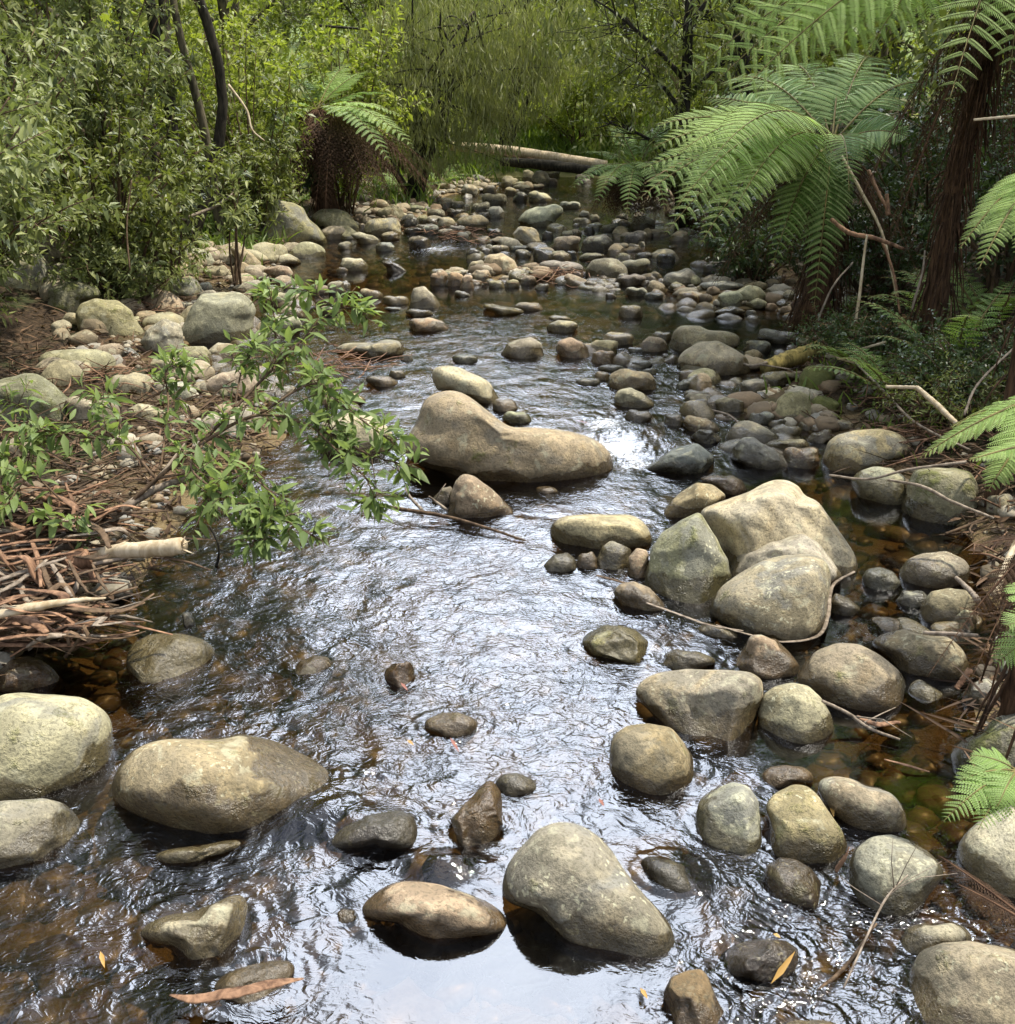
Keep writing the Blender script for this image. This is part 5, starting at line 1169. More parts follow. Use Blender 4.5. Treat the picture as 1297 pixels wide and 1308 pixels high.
for lb, x, y, h, rad, L, w_, nst, ntw, nl, ml, sd, ln in [
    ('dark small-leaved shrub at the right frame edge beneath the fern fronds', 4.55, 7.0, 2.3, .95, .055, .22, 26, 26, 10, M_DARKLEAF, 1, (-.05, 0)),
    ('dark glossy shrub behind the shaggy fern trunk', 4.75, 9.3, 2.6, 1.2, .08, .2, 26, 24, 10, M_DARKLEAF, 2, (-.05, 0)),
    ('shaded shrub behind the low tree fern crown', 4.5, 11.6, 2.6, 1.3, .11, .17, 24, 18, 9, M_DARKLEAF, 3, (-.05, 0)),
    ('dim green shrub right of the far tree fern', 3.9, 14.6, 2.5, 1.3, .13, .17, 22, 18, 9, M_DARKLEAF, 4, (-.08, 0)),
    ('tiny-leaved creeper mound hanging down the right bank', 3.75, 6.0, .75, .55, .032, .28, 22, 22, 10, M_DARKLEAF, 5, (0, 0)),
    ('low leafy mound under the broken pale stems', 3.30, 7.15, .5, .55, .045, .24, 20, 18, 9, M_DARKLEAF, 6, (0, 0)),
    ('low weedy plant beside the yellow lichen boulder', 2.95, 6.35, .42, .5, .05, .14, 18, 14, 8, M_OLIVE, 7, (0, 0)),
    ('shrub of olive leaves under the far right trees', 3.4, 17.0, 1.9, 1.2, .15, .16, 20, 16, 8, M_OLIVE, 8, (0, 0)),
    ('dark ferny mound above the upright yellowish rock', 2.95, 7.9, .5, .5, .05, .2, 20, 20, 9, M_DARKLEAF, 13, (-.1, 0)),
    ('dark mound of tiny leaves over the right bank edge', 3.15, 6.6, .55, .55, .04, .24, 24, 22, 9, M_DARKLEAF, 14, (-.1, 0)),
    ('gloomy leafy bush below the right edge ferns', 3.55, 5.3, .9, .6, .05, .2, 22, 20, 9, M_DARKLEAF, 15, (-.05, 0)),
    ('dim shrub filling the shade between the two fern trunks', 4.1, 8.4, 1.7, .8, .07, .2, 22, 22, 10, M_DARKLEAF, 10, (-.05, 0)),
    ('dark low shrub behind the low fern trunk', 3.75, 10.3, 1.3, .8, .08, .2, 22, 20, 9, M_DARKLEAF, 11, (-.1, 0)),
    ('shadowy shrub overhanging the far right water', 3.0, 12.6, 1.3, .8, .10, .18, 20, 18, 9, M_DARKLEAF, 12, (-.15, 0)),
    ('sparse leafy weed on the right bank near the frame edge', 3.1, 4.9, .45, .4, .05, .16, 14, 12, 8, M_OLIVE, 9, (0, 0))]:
    shrub(lb, x, y, h, rad, L, w_, nst, ntw, nl, ml, M_TWIG, 740 + sd, ln, group='shrubs along the right bank', detail=False, twig=.22 if L < .07 else .32)

# ---- trees of the forest behind
kinds = []
for k, (ml, mt, L, w_) in enumerate([(M_OLIVE, M_TRUNKG, .30, .16), (M_BRIGHT, M_TRUNKG, .30, .17), (M_GREY, M_TRUNK, .34, .08), (M_OLIVE, M_PALE, .26, .15)]):
    rr = np.random.default_rng(900 + k)
    cw = [(rr.normal() * 1.3, rr.normal() * 1.3, rr.uniform(1.2, 11), rr.uniform(1.5, 2.3), rr.uniform(1.1, 1.7)) for _ in range(13)]
    kinds.append((ml, mt, L, w_, cw))
protos = [None] * 4
spots = [(-9.5, 14, 0), (-8.0, 19, 1), (-10.5, 24, 0), (-6.0, 24, 1), (-3.3, 29.5, 1), (-7.5, 31, 0), (-12.5, 31, 1), (0.6, 38, 1), (-3.5, 37, 2), (3.8, 36, 1), (7.0, 30, 0), (8.0, 24, 1), (10.0, 29, 2), (8.2, 18, 0), (7.4, 13.5, 0),
         (11.5, 20, 1), (-14, 20, 1), (-16, 27, 2), (13.5, 34, 0), (2.0, 48, 0), (-2.2, 50, 1), (6.5, 46, 2), (-7.5, 46, 0), (-13, 44, 1), (12.5, 45, 1), (-19, 40, 0), (19, 40, 2), (17, 28, 1), (4.6, 29.0, 3), (-1.6, 44, 3), (9.8, 9.5, 0), (-9.8, 9.8, 1), (-9.0, 5.4, 0), (9.2, 4.6, 0), (-21, 30, 0), (22, 31, 0), (-26, 45, 1), (27, 46, 0), (-4, 60, 0), (4, 60, 1), (11, 60, 0), (-12, 60, 0)]
for i, (x, y, k) in enumerate(spots):
    far = 'forest trees behind the creek'
    lab = ['olive-crowned forest tree standing behind the creek', 'sunlit yellow-green forest tree standing behind the creek', 'grey feathery forest tree standing behind the creek', 'pale-barked forest tree standing behind the creek'][k]
    loc = (x, y, hz(x, y) - .2)
    rz = random.uniform(0, 6.28); s = random.uniform(.8, 1.15) * (1 + max(0, y - 30) * .012) * ((.95 if y > 34 else .82) if abs(x) < 6.2 else 1)
    if protos[k] is None:
        ml, mt, L, w_, cw = kinds[k]
        o = tree(lab, x, y, 11.5, .16, cw, L, w_, 15, 9, ml, mt, 950 + k, group=far, name='forest_tree', twig=.9)
        o.location = loc; o.rotation_euler = (0, 0, rz); o.scale = (s, s, s); protos[k] = o
    else:
        copy_thing(protos[k], loc, rz, s, lab)
# understorey far behind
p0 = None
for i, (x, y) in enumerate([(-1.6, 31), (.2, 33), (2.0, 30.5), (3.4, 33), (-4, 33), (5.4, 28), (-6, 28), (-2.6, 26.5), (4.6, 26), (-8, 26), (7, 34), (-5.3, 21), (1.2, 42), (-1.0, 40), (4.0, 42), (-5, 42), (8, 41), (-9, 38), (11, 38)]):
    loc = (x, y, hz(x, y) - .1); s = random.uniform(.8, 1.3)
    if p0 is None:
        p0 = shrub('bright green understorey bush behind the fallen log', x, y, 1.9, 1.4, .2, .17, 22, 14, 8, M_BRIGHT, M_TWIG, 990, group='understorey bushes behind the log', detail=False)
        p0.location = loc
    else: copy_thing(p0, loc, random.uniform(0, 6.28), s)

# ---- grass and leaf litter
def grass():
    r = np.random.default_rng(5); mb = MB(); PX, PY, HH = [], [], []
    for (px, py, rx, ry, n, h) in [(700, 178, 3.0, 2.6, 6000, .45), (270, 310, .7, .9, 700, .30), (190, 285, .7, .9, 500, .34), (1140, 500, .4, .4, 120, .18), (1180, 540, .35, .4, 100, .16), (1090, 470, .3, .3, 70, .16), (480, 250, 1, 1.2, 600, .35)]:
        c = ground_hit(px, py) if py > 210 else np.array([1.0, 30.0, 0])
        PX.append(c[0] + r.normal(size=n) * rx); PY.append(c[1] + r.normal(size=n) * ry); HH.append(np.full(n, h))
    X, Y, H_ = map(np.concatenate, (PX, PY, HH))
    Z = land(X, Y); k = Z > .03
    X, Y, Z, H_ = X[k], Y[k], Z[k], H_[k]; n = len(X)
    d = norm(np.stack([r.normal(size=n) * .5, r.normal(size=n) * .5, np.ones(n)], 1))
    leaves(mb, np.stack([X, Y, Z - .02], 1), d, norm(r.normal(size=(n, 3)) + .01), H_ * r.uniform(.5, 1.3, n), np.full(n, .006) * (1 + Y / 9), r.uniform(0, 1, n), 0, curl=.5, detail=True)
    return mb
tag(link('grass', grass().build('grass', M_GRASS)), 'tufts of green grass on the banks', kind='stuff')
def litter():
    r = np.random.default_rng(6); mb = MB(); N = 15000
    k = r.uniform(0, 1, N); y = 2.4 * (16 / 2.4) ** k
    l, rr = shores(y); side = r.uniform(0, 1, N) < .5
    out = np.abs(r.normal(size=N)) * 1.3 - .12
    x = np.where(side, l - out, rr + out)
    z = land(x, y); ok = (z > .005) & (np.abs(x) < y * .6 + 1)
    x, y, z = x[ok], y[ok], z[ok]; n = len(x)
    a = r.uniform(0, 6.28, n)
    d = norm(np.stack([np.cos(a), np.sin(a), r.normal(size=n) * .35], 1))
    strip = r.uniform(0, 1, n) < .35
    L = np.where(strip, r.uniform(.12, .45, n), r.uniform(.05, .13, n)); w = np.where(strip, .006, L * .13)
    leaves(mb, np.stack([x, y, z + r.uniform(.005, .05, n)], 1), d, norm(np.array([0, 0, 1.]) + r.normal(size=(n, 3)) * .5), L, w, r.uniform(0, 1, n) ** 1.5, 0, curl=.1, detail=True)
    return mb
tag(link('leaf_litter', litter().build('leaf_litter', M_LITTER)), 'fallen leaves and bark shreds on the banks', kind='stuff')

# ---- the leafy branch hanging over the water on the left
ov = tag(link('overhanging_shrub', None, None, P(140, 668, .12)), 'leafy shrub leaning from the left bank debris over the creek, drooping green leaves', 'shrub')
o_ = np.array(ov.location); r_ = np.random.default_rng(55)
ms = MB(); ml = MB()
brs = [([(140,668),(200,612),(265,562),(330,530),(400,545),(470,580),(535,598)], [4.9,4.9,4.9,4.9,4.85,4.8,4.75], .012),
       ([(205,610),(290,600),(350,635),(335,690)], [4.9,4.8,4.6,4.55], .007), ([(260,563),(330,490),(385,435),(430,395),(465,400)], [4.9,5.1,5.2,5.3,5.3], .009),
       ([(330,530),(400,490),(440,520),(505,568)], [4.9,4.9,4.8,4.75], .007), ([(200,612),(150,560),(80,556),(15,590)], [4.9,5.0,5.0,4.9], .008),
       ([(205,600),(215,520),(212,475),(232,468)], [4.9,5.1,5.2,5.2], .006), ([(350,475),(352,420),(343,362)], [5.1,5.4,5.5], .006),
       ([(120,560),(40,555),(-15,640)], [5.0,4.9,4.7], .006), ([(80,640),(40,610),(5,650)], [4.7,4.7,4.6], .005),
       ([(262,563),(245,600),(300,640),(345,655),(410,690)], [4.9,4.7,4.6,4.55,4.5], .007), ([(300,600),(330,660),(322,700)], [4.75,4.6,4.5], .005),
       ([(390,440),(410,480),(420,540),(425,570)], [5.2,5.0,4.9,4.85], .005), ([(300,520),(310,470),(330,440)], [5.0,5.2,5.2], .005),
       ([(60,545),(30,520),(-10,515)], [5.0,5.0,5.0], .005), ([(400,545),(430,575),(480,625),(470,640)], [4.85,4.7,4.6,4.6], .005), ([(130,640),(100,655),(70,662)], [4.7,4.6,4.6], .005),
       ([(160,560),(140,515),(120,505)], [5.0,5.1,5.1], .005), ([(240,585),(270,620),(260,650)], [4.85,4.7,4.6], .005), ([(430,395),(400,375),(375,368)], [5.3,5.4,5.4], .004)]
for pts, ds, rad in brs:
    c = smooth_path([at(p[0], p[1], d) - o_ for p, d in zip(pts, ds)], 26)
    sub = link('branch', None, ov)
    mb = MB(); tube(mb, c, [rad, .003], 6, r_.uniform(0, 1))
    B, T = [], []
    L = np.linalg.norm(np.diff(c, axis=0), axis=1).sum()
    nt_ = max(6, int(L * 30))
    for k in range(nt_):
        t = .22 + .78 * (k + r_.uniform()) / nt_; i = min(24, int(t * 25)); p0_ = c[i]
        d = norm((c[i + 1] - c[i]) / np.linalg.norm(c[i + 1] - c[i]) * .8 + r_.normal(size=3) * .75 + np.array([0, 0, .15]))
        p1_ = p0_ + d * r_.uniform(.05, .16)
        B.append(p0_); T.append(p1_); tube(mb, np.array([p0_, p1_]), [.003, .0018], 3, .5)
    B.append(c[-4]); T.append(c[-1])
    lm_ = MB()
    leafset(lm_, np.array(B), np.array(T), 5, r_, .112, .155, droop=.22, spread=1.1, detail=True, start=.3)
    me = mb.build('branch', M_TWIG); sub2 = link('branch', me, ov); bpy.data.objects.remove(sub)
    sub2.name = 'branch'
    link('leaves', lm_.build('leaves', M_NEAR), sub2)
# ---------------------------------------------------------------- fallen wood
def stick(label, pts, rad, m, name='stick', cat='stick', group='sticks lying about the creek', sides=7, wob=.05, flat=1.0, n=24, forks=(), seed=0):
    """pts: world points"""
    pts = [np.array(p, float) for p in pts]
    o = pts[0].copy(); mb = MB()
    c = smooth_path([p - o for p in pts], n)
    c[1:-1] += rng.normal(size=(n - 2, 3)) * np.max(rad) * .035
    tube(mb, c, rad, sides, .5, wob=wob, flat=flat)
    for (t, dv, L, r0) in forks:
        p0 = c[int(t * (n - 1))]; d = norm(np.array(dv, float))
        tube(mb, np.array([p0, p0 + d * L * .5 + rng.normal(size=3) * L * .05, p0 + d * L]), [r0, r0 * .35], 5, .5)
    return tag(link(name, mb.build(name, m), None, o), label, cat, group)
Q = lambda l: [P(*p) for p in l]
D_ = lambda l: [at(*p) for p in l]
# fallen log across the far creek
lg = tag(link('fallen_log', None, None, at(670, 200, 24.2)), 'pale bark-stripped log lying across the far end of the creek', 'log')
o_ = np.array(lg.location); mb = MB()
tube(mb, smooth_path([at(575, 186, 24.6) - o_, at(650, 193, 24.3) - o_, at(720, 203, 24.0) - o_, at(775, 211, 23.8) - o_], 24), [.11, .125, .12, .11], 16, .7, wob=.03)
link('trunk', mb.build('trunk', M_PALE), lg)
mb = MB(); tube(mb, smooth_path([at(640, 206, 24.1) - o_, at(700, 211, 23.8) - o_, at(768, 219, 23.6) - o_], 16), [.10, .13, .10], 10, .15, wob=.06)
link('under_branch', mb.build('under_branch', M_TRUNK), lg)
mb = MB()
for k in range(9):
    a = rng.uniform(590, 760); p = at(a, 190 + (a - 590) * .13, 24.0) - o_
    tube(mb, smooth_path([p, p + np.array([rng.uniform(.2, .6), -.04, -.10 - rng.uniform(0, .06)])], 5), [.03, .015], 4, .2, flat=.4)
link('loose_bark', mb.build('loose_bark', M_REDBARK), lg)
# left: broken branches and bark
br = stick('thick pale broken branch with splintered end pointing over the dark water', D_([(55, 724, 4.62), (110, 714, 4.6), (150, 704, 4.55), (190, 702, 4.5), (233, 697, 4.45)]), [.034, .036, .034, .037, .039], M_PALE, 'broken_branch', 'branch', None, 10, .06)
for k in range(7):
    mb = MB(); p = at(229 + rng.uniform(0, 3), 691 + k * 2.0, 4.45) - np.array(br.location)
    tube(mb, np.array([p, p + np.array([rng.uniform(.02, .06), rng.normal() * .01, rng.normal() * .012])]), [.007, .001], 4, .8)
    link('splinter', mb.build('splinter', M_PALE), br)
mb = MB(); p0 = np.array(br.location)
tube(mb, smooth_path([at(85, 718, 4.56) - p0, at(110, 714, 4.54) - p0, at(116, 712, 4.54) - p0], 8), [.045, .046, .040], 10, .6, wob=.08); link('peeling_bark', mb.build('peeling_bark', M_REDBARK), br)
stick('long bleached shaft tapering to a point beside the dark pool on the left', D_([(-30, 790, 4.1), (40, 776, 4.1), (90, 768, 4.1), (135, 764, 4.1)]), [.033, .026, .016, .005], M_PALE, 'stick', 'stick', None, 8, .05, .7)
stick('grey forked branch rising from the bark pile under the leafy shrub', D_([(132, 672, 4.85), (165, 645, 4.9), (200, 624, 4.95), (250, 608, 5.0), (275, 597, 5.0)]), [.024, .022, .016, .008], M_GREYWOOD, 'branch', 'branch', None, 8, .06, forks=[(.35, (.25, .3, .28), .35, .014)])
stick('thick grey half-buried branch under the red bark strips', D_([(45, 702, 4.7), (90, 692, 4.75), (120, 680, 4.8)]), [.040, .045, .03], M_GREYWOOD, 'branch', 'branch', None, 10, .06)
bark = [([(-20, 748), (30, 730), (85, 712)], .020), ([(-20, 728), (40, 715), (95, 705)], .015), ([(-20, 765), (20, 745), (60, 715)], .017), ([(52, 715), (62, 745), (72, 765)], .014), ([(65, 718), (80, 745), (92, 762)], .013),
        ([(-20, 700), (50, 690), (110, 690)], .014), ([(88, 716), (100, 740), (113, 757)], .009), ([(-20, 690), (40, 675), (80, 660)], .013), ([(-20, 820), (30, 812), (62, 811)], .014), ([(-10, 800), (30, 790), (60, 808)], .030),
        ([(40, 690), (50, 720), (52, 750)], .014), ([(-20, 780), (20, 763), (55, 758)], .020), ([(-20, 710), (30, 702), (70, 700)], .012), ([(118, 672), (130, 680), (140, 700)], .020), ([(118, 720), (128, 742), (140, 757)], .008)]
desc = ['longest reddish strip slanting up the bark pile', 'thin brown strip above the longest red strip', 'curled orange strip at the left end of the bark pile', 'strip hanging down in front of the bark pile', 'second hanging strip right of the first, dipping to the water',
        'flat pale-brown strip along the top of the bark pile', 'narrow splintered strip hanging below the broken branch', 'brown strip at the upper left edge of the bark pile', 'lowest flat strip lying on the water at the left edge',
        'broad curled reddish sheet below the bleached shaft', 'short upright strip against the middle of the bark pile', 'wide tan strip just above the bleached shaft', 'thin straight strip across the pile near the left edge', 'ring-like pale curl of bark beside the grey forked branch', 'frayed red fibre strip under the peeling branch end']
for (pl, rad), dsc in zip(bark, desc):
    stick(dsc, D_([(p[0], p[1], 4.62 - (p[1] - 660) * .0038) for p in pl]), [rad * .7, rad, rad * .5], (M_REDBARK, M_GREYWOOD, M_TWIG)[int(rng.choice(3, p=[.55, .25, .2]))], 'bark_strip', 'bark', 'bark strips in the left pile', 6, .10, .3, 14)
def pile():
    r = np.random.default_rng(12); mb = MB()
    for k in range(180):
        px, py = r.uniform(-40, 150), r.uniform(610, 815)
        if px > 140 - (py - 600) * .15 + 40: continue
        p = at(px, py, 4.72 - (py - 660) * .004 + r.uniform(0, .15))
        p[2] = max(p[2] - .02, .01)
        a = r.normal() * .35; L = r.uniform(.15, .6)
        d = np.array([math.cos(a), .3 * math.sin(a) + .15 * r.normal(), .25 * r.normal() + .08]) * L
        rad = r.uniform(.004, .019)
        tube(mb, smooth_path([p - d / 2, p + r.normal(size=3) * .03, p + d / 2], 7), [rad, rad, rad * .4], 5, r.uniform(0, 1), int(r.choice(3, p=[.36, .44, .20])), .1, .5)
    for k in range(80):
        px, py = r.uniform(-40, 140), r.uniform(630, 812)
        p = at(px, py, 4.70 - (py - 660) * .004 + r.uniform(-.05, .08)); p[2] = max(p[2], .02)
        a = r.normal() * .6; L = r.uniform(.15, .42)
        d = np.array([math.cos(a), .3 * math.sin(a), .3 * r.normal()]) * L
        tube(mb, smooth_path([p - d / 2, p - d * .15 + r.normal(size=3) * .035, p + d * .2 + r.normal(size=3) * .035, p + d / 2], 12), [.006, r.uniform(.012, .03), .008], 6, r.uniform(0, 1), int(r.choice(3, p=[.42, .34, .24])), .12, .16)
    # ground under it
    for k in range(260):
        px, py = r.uniform(0, 330), r.uniform(450, 620)
        p = ground_hit(px, py) + np.array([0, 0, .03]); a = r.uniform(0, 6.28); L = r.uniform(.15, .5)
        d = np.array([math.cos(a), math.sin(a), .2 * r.normal()]) * L
        tube(mb, smooth_path([p - d / 2, p + r.normal(size=3) * .03, p + d / 2], 6), [.004, .006, .002], 4, r.uniform(0, 1), 1)
    for k in range(330):
        px, py = r.uniform(1060, 1330), r.uniform(330, 760)
        if px < 1060 + max(0, (py - 480)) * .75: continue
        p = ground_hit(px, py) + np.array([0, 0, r.uniform(.02, .12)]); a = r.uniform(0, 6.28); L = r.uniform(.12, .5)
        d = np.array([math.cos(a), math.sin(a), .35 * r.normal()]) * L
        tube(mb, smooth_path([p - d / 2, p + r.normal(size=3) * .03, p + d / 2], 6), [.004, .007, .002], 4, r.uniform(0, 1), 1 if r.uniform() < .7 else 0)
    for (cx, cy, sx_, sy_, n) in [(715, 355, 30, 5, 60), (600, 305, 25, 5, 40), (560, 300, 20, 4, 30), (445, 472, 25, 8, 50), (200, 400, 25, 10, 50), (120, 480, 40, 14, 60), (1190, 560, 40, 12, 60)]:
        for k in range(n):
            p = ground_hit(cx + r.normal() * sx_, cy + r.normal() * sy_) + np.array([0, 0, r.uniform(.03, .10)]); a = r.normal() * .6; L = r.uniform(.12, .4)
            d = np.array([math.cos(a), math.sin(a), .2 * r.normal()]) * L
            tube(mb, smooth_path([p - d / 2, p + r.normal(size=3) * .02, p + d / 2], 5), [.005, .009, .003], 4, r.uniform(0, 1), 0, .1, .5)
    return mb
tag(link('forest_debris', pile().build('forest_debris', [M_REDBARK, M_TWIG, M_GREYWOOD])), 'tangled bark shreds and twigs heaped on the banks', kind='stuff')
# sticks
stick('thin dark stick reaching over the water past the pyramid-shaped rock', [P(455, 640, .05), P(510, 650, .05), P(580, 662, .05), P(670, 690, .01)], [.010, .012, .010, .006], M_TWIG)
stick('short bent stick standing beside the pyramid-shaped rock', [P(540, 652, .02), P(525, 636, .05), P(518, 624, .08)], [.010, .007], M_GREYWOOD)
stick('two-pronged twig leaning on the small stone behind the pyramid-shaped rock', [P(572, 652, .02), P(556, 640, .06), P(548, 634, .10)], [.009, .005], M_GREYWOOD, forks=[(.5, (.3, .1, .5), .12, .005)])
stick('thin bare twig sticking out over dark water below the broken branch', D_([(210, 712, 4.5), (240, 718, 4.45), (270, 729, 4.4)]), [.007, .004], M_TWIG)
stick('black forked twig standing in the water below the leafy shrub', [P(275, 730, -.03), P(280, 700, .10), P(268, 672, .20)], [.008, .005], M_TRUNK, forks=[(.5, (.4, 0, -.2), .14, .004)])
stick('long pale leaning stick on the right bank, nearly upright', D_([(1083, 462, 8.0), (1095, 400, 8.0), (1105, 320, 8.0), (1108, 300, 8.0)]), [.015, .012, .008], M_PALE, seed=1)
stick('broken pinkish stem crossing left to right in the fern shade', D_([(1062, 280, 8.4), (1085, 297, 8.3), (1120, 305, 8.2), (1155, 318, 8.1)]), [.016, .02, .012], M_REDBARK)
stick('pale stem running down from the low fern crown', D_([(1076, 200, 8.9), (1098, 240, 8.7), (1128, 300, 8.5), (1148, 390, 8.4)]), [.015, .013, .008], M_PALE)
stick('second pinkish stem right of the one from the fern crown', D_([(1110, 218, 8.6), (1122, 245, 8.5), (1136, 272, 8.4)]), [.018, .013], M_REDBARK)
stick('short upright pink stub among the broken stems', D_([(1135, 275, 8.3), (1133, 248, 8.3)]), [.02, .016], M_REDBARK)
stick('steep stem between the leaning stick and the shaggy trunk', D_([(1128, 310, 8.3), (1142, 350, 8.2), (1150, 400, 8.1)]), [.012, .010], M_REDBARK)
stick('thin curved stem rising in front of the low fern trunk', D_([(1035, 435, 8.4), (1062, 370, 8.3), (1090, 335, 8.3)]), [.010, .007], M_GREYWOOD)
stick('bare stem leaning right beside the shaggy trunk', D_([(1165, 395, 7.4), (1178, 350, 7.3), (1182, 320, 7.3)]), [.009, .006], M_GREYWOOD)
stick('pale stick lying flat toward the rust-tan withered fern', D_([(1068, 456, 7.9), (1100, 446, 7.8), (1132, 437, 7.8)]), [.006, .010, .012], M_PALE)
stick('thin pale stick slanting down right from the leaning stick foot', D_([(1070, 457, 7.8), (1100, 466, 7.6), (1130, 478, 7.4)]), [.010, .008], M_PALE)
stick('long thin stick running down the bank to the yellow lichen boulder', D_([(1085, 455, 7.6), (1130, 500, 7.0), (1170, 540, 6.4), (1240, 575, 5.9)]), [.008, .009, .006], M_GREYWOOD)
stick('straight split pale stick pointing down at the sunlit fern', D_([(1172, 495, 6.2), (1195, 515, 6.0), (1222, 541, 5.8)]), [.015, .018, .015], M_PALE)
stick('horizontal pale twig meeting the straight split stick', D_([(1132, 494, 6.3), (1172, 495, 6.2)]), [.010, .012], M_PALE)
stick('bare dark arched stem at the right edge of the shaded bank', D_([(1232, 530, 6.0), (1250, 490, 6.1), (1300, 440, 6.2)]), [.008, .007], M_GREYWOOD)
stick('whitish twig poking in at the right frame edge near the top', D_([(1244, 153, 5.6), (1310, 147, 5.5)]), [.007, .009], M_PALE)
stick('vine stem trailing over the moss-draped boulder', D_([(1135, 613, 5.3), (1180, 622, 5.1), (1215, 640, 5.0), (1270, 662, 4.9)]), [.007, .009, .006], M_GREYWOOD)
stick('pale curved stick lying along the top of the moss-draped boulder', D_([(1060, 607, 5.6), (1110, 612, 5.4), (1160, 600, 5.3), (1235, 590, 5.2)]), [.006, .007, .008], M_GREYWOOD)
stick('brown stick in the water below the moss-draped boulder', [P(1208, 682, .02), P(1235, 672, .06), P(1262, 660, .10)], [.008, .010], M_TWIG)
stick('pale stalk leaning at the right edge below the moss-draped boulder', D_([(1272, 762, 3.7), (1288, 715, 3.8), (1310, 670, 3.9)]), [.013, .011], M_PALE)
stick('yellowish mossy log jutting from the right bank', [P(978, 470, .05), P(1010, 458, .09), P(1060, 442, .16)], [.06, .075, .08], M_MOSSWOOD, 'fallen_log', 'log', None, 12, .05)
stick('bent bare branch at the water end of the mossy log', [P(944, 462, .06), P(960, 467, .10), P(980, 463, .12)], [.008, .014], M_GREYWOOD, forks=[(.8, (.6, -.6, -.1), .5, .009)])
stick('curved twig in the riffle left of the sharp grey wedge', [P(893, 520, .03), P(930, 530, .04), P(948, 545, .03), P(952, 554, .01)], [.010, .008, .006], M_GREYWOOD)
stick('loop of pale bark ribbon curving round the bark-ringed boulder', [P(1092, 730, .10), P(1064, 748, .06), P(1058, 785, .04), P(1045, 812, .03), P(1000, 820, .03), P(955, 810, .04), P(915, 798, .05)], [.008, .010, .008, .005], M_GREYWOOD, 'bark_strip', 'bark', 'bark ribbons by the cracked boulder', 6, .1, .35, 40)
stick('second bark ribbon under the greenish split block', [P(826, 770, .05), P(860, 782, .05), P(905, 798, .05), P(950, 806, .04)], [.007, .009, .005], M_GREYWOOD, 'bark_strip', 'bark', 'bark ribbons by the cracked boulder', 6, .1, .35)
stick('dark bark ribbon in the water beside the small upright pinkish rock', [P(762, 735, .02), P(800, 745, .03), P(835, 757, .04)], [.009, .010], M_TWIG, 'bark_strip', 'bark', 'bark ribbons by the cracked boulder', 6, .1, .4)
stick('splayed thin twig right of the rounded tan rock, dipping into brown water', [P(1050, 895, .10), P(1085, 912, .06), P(1110, 930, .03), P(1150, 945, .02)], [.006, .008, .005], M_GREYWOOD, forks=[(.4, (.7, -.35, -.1), .22, .004), (.6, (.6, .4, 0), .2, .004)])
stick('curl of reddish bark floating right of the rounded tan rock', [P(1095, 915, .03), P(1120, 925, .04), P(1150, 922, .03)], [.010, .018, .008], M_REDBARK, 'bark_strip', 'bark', None, 6, .1, .35)
stick('brown leaf-like strip under the shallow water right of the tilted oblong rock', [P(1130, 970, .01), P(1160, 978, .02), P(1188, 986, .01)], [.004, .008, .004], M_REDBARK, 'bark_strip', 'bark', None, 6, .1, .35)
stick('red bark peg standing beside the angular pale grey rock', [P(1222, 880, .03), P(1240, 855, .10)], [.012, .014], M_REDBARK, 'bark_strip', 'bark', None, 7, .1, .6)
stick('pale stick resting on the elongated brown-grey boulder at the right', D_([(1180, 808, 3.55), (1215, 810, 3.5), (1250, 812, 3.45)]), [.006, .008, .007], M_GREYWOOD)
stick('slanting dead stalk beside the loaf-shaped rock', D_([(1222, 738, 3.75), (1240, 755, 3.6), (1250, 768, 3.55)]), [.008, .012], M_GREYWOOD)
stick('bare branched twig standing in front of the twig-fronted round boulder', D_([(1078, 1262, 2.15), (1120, 1170, 2.33), (1138, 1140, 2.38), (1160, 1118, 2.42)]), [.0022, .0028, .0016], M_GREYWOOD, forks=[(.6, (.8, .3, .35), .16, .0016), (.75, (-.1, .2, 1), .13, .0016), (.7, (.9, .2, .1), .17, .0015), (.8, (.3, .1, .9), .12, .0014), (.45, (-.6, .3, .3), .12, .0014)], n=24)
stick('dark sunken twig across the rapid at the bottom right', [P(1040, 1270, .0), P(1080, 1235, .01), P(1120, 1180, .02)], [.005, .006, .003], M_TWIG)
stick('bright red shred of bark between the tilted oblong rock and the round boulder', [P(1068, 1112, .04), P(1080, 1095, .10), P(1085, 1082, .13)], [.012, .010, .004], M_REDBARK, 'bark_strip', 'bark', None, 6, .1, .35)
# red bark strip lying on the low rock at the bottom left
p = [P(217, 1271, .055), P(250, 1276, .075), P(300, 1268, .10), P(350, 1256, .085), P(388, 1250, .06)]
stick('wide red-brown bark strip lying across the low rock near the bottom edge', p, [.003, .017, .019, .017, .003], M_REDBARK, 'bark_strip', 'bark', None, 8, .06, .22, 24)
def leaf_thing(label, a, b, w, m, up=(0, 0, 1)):
    a, b = np.array(a), np.array(b); mb = MB(); L = np.linalg.norm(b - a)
    leaves(mb, np.zeros((1, 3)), (b - a)[None], np.array([up], float), np.array([L]), np.array([w]), np.array([.9]), 0, .05)
    tag(link('fallen_leaf', mb.build('fallen_leaf', m), None, a), label, 'leaf', 'fallen leaves on rocks and water')
M_ORANGE = leaf_material('orange_leaf', (.30, .16, .04), (.42, .25, .07), None, .2, .5, .3)
M_PINKLEAF = leaf_material('pink_leaf', (.14, .05, .03), (.26, .10, .065), None, .15, .5, .3)
leaf_thing('long orange gum leaf stuck on the dark wet rock at lower right', at(985, 1257, 2.08), at(1017, 1215, 2.11), .0065, M_ORANGE, (0, -.7, .7))
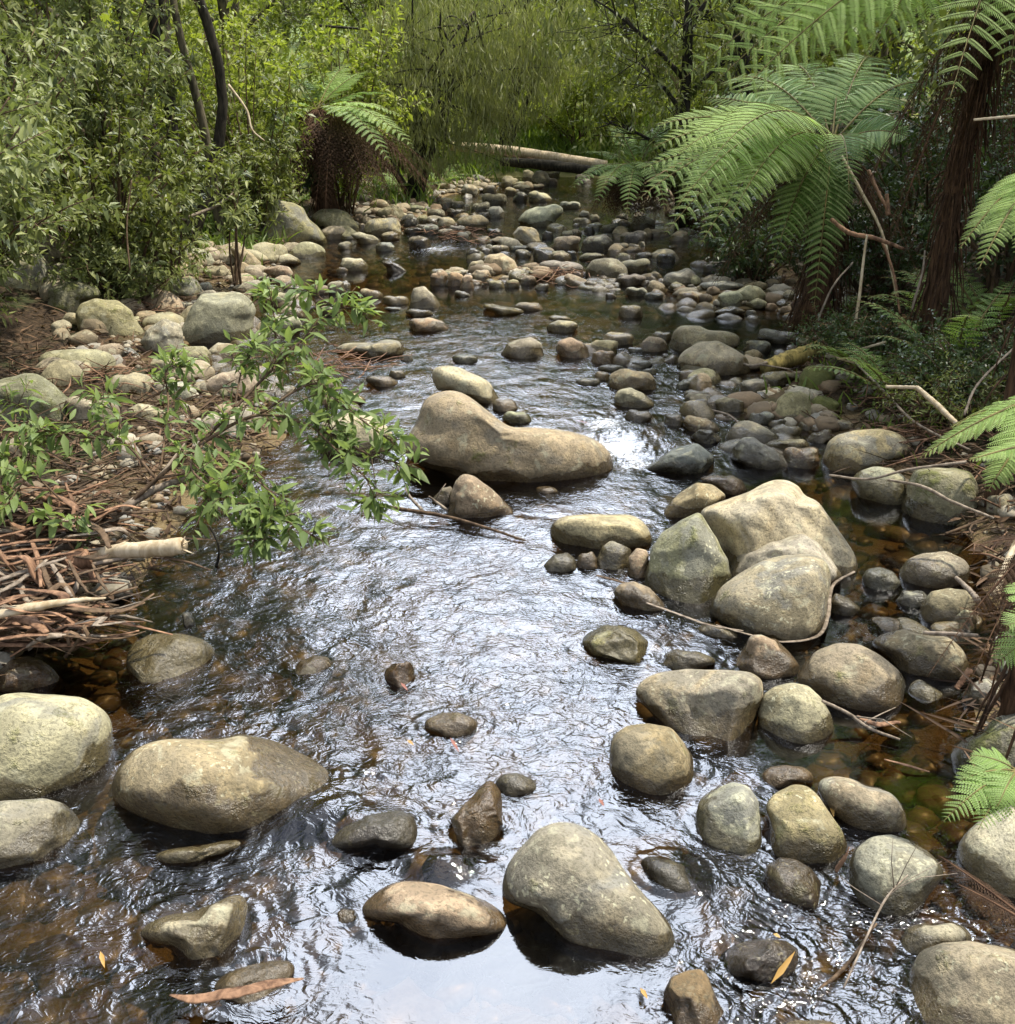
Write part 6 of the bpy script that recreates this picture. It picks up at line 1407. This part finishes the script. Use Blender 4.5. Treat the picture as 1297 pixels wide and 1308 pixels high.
for lb, a, b, mm in [('pink leaves trailing in the water under the round mid-stream stone', (575, 942), (592, 968), M_PINKLEAF), ('orange leaf under water left of the round mid-stream stone', (520, 945), (533, 955), M_ORANGE), ('orange curl of leaf beside the brown wedge at the bottom edge', (818, 1262), (832, 1282), M_ORANGE),
                     ('red leaf at the edge of the round boulder at the rapid', (765, 1020), (775, 1034), M_PINKLEAF), ('reddish leaf caught below the jagged brown rock', (512, 872), (525, 886), M_PINKLEAF), ('yellow leaf left of the pale wedge rock', (128, 1215), (136, 1245), M_ORANGE),
                     ('tan leaf standing between the slanting oval rock and its neighbour', (1062, 1030), (1067, 1048), M_ORANGE), ('brown-red leaf in the riffle above the white rapid', (735, 537), (762, 542), M_PINKLEAF), ('small reddish leaf left of the dark rock with the orange leaf', (988, 1193), (1002, 1200), M_ORANGE)]:
    leaf_thing(lb, P(*a, .025), P(*a, .025) * .3 + P(*b, .02) * .7, .007, mm)
stick('pale bare arching stem reaching right above the great domed boulder', D_([(200, 292, 11.2), (240, 278, 11.3), (285, 258, 11.5), (302, 240, 11.6)]), [.022, .018, .012], M_GREYWOOD)
stick('thin white dead branch curving down beside the old tree fern', D_([(292, 108, 13), (315, 140, 13), (322, 165, 13), (338, 180, 13)]), [.018, .014, .008], M_PALE)
stick('thin upright bare twig in front of the blocky ochre boulder', D_([(166, 345, 8.2), (162, 290, 8.2), (168, 230, 8.2)]), [.008, .005], M_TWIG)
# ---------------------------------------------------------------- light
SUN_EL, SUN_AZ = R(65.0), R(72.0)     # azimuth from +Y, negative = left
w = bpy.data.worlds.new('World'); scene.world = w; w.use_nodes = True
nt = w.node_tree
for n_ in list(nt.nodes): nt.nodes.remove(n_)
out = nt.nodes.new('ShaderNodeOutputWorld')
sky = nd(nt, 'TexSky', sky_type='NISHITA', sun_disc=False, sun_elevation=SUN_EL, sun_rotation=SUN_AZ, air_density=1.0, dust_density=2.0, ozone_density=1.0)
tc = nd(nt, 'TexCoord')
mp = nd(nt, 'Mapping', {'Vector': tc.outputs['Generated'], 'Scale': (1.0, 1.0, 2.2)})
cl = noise(nt, mp.outputs[0], 2.6, 6, .6, .4)
cloud = ramp(nt, cl, .36, .62, .1, .85)
c = mixc(nt, cloud, sky.outputs[0], (8.0, 8.4, 9.2))
# added bright patch of unseen sky ahead, to light up the water's reflection
e0 = R(45.0)
wide = nd(nt, 'VectorMath', {0: nd(nt, 'VectorMath', {0: tc.outputs['Generated'], 1: (2.1, 1.0, 1.0)}, operation='MULTIPLY').outputs[0]}, operation='NORMALIZE').outputs[0]
dt = nd(nt, 'VectorMath', {0: wide, 1: (0.02, math.cos(e0), math.sin(e0))}, operation='DOT_PRODUCT').outputs['Value']
glow_patch = ramp(nt, mth(nt, 'ADD', dt, mth(nt, 'MULTIPLY', mth(nt, 'SUBTRACT', noise(nt, tc.outputs['Generated'], 4.0, 6, .6), .5), .22)), math.cos(R(28)), math.cos(R(15)))
c = mixc(nt, glow_patch, c, mixc(nt, noise(nt, tc.outputs['Generated'], 7.0, 5, .6), (31.0, 35.0, 43.0), (58.0, 61.5, 67.0)))
bg = nd(nt, 'Background', {'Color': c, 'Strength': .15})
nt.links.new(bg.outputs[0], out.inputs[0])
ld = bpy.data.lights.new('sun', 'SUN'); ld.energy = 5.0; ld.angle = R(1.2); ld.color = (1.0, .94, .82)
lo_ = link('sun', ld)
dirv = np.array([math.sin(SUN_AZ) * math.cos(SUN_EL), math.cos(SUN_AZ) * math.cos(SUN_EL), math.sin(SUN_EL)])
from mathutils import Vector
lo_.rotation_euler = Vector(-dirv).to_track_quat('-Z', 'Y').to_euler()
lo_.location = (-6, 8, 18)
scene.view_settings.view_transform = 'Standard'
scene.view_settings.look = 'None'
scene.view_settings.exposure = 0.45
scene.view_settings.gamma = 1.0
scene.render.engine = 'CYCLES'
cy = scene.cycles
cy.max_bounces = 8; cy.diffuse_bounces = 3; cy.glossy_bounces = 3; cy.transmission_bounces = 4; cy.transparent_max_bounces = 12
cy.caustics_reflective = False; cy.caustics_refractive = False
cy.sample_clamp_indirect = 6.0
cy.use_denoising = True
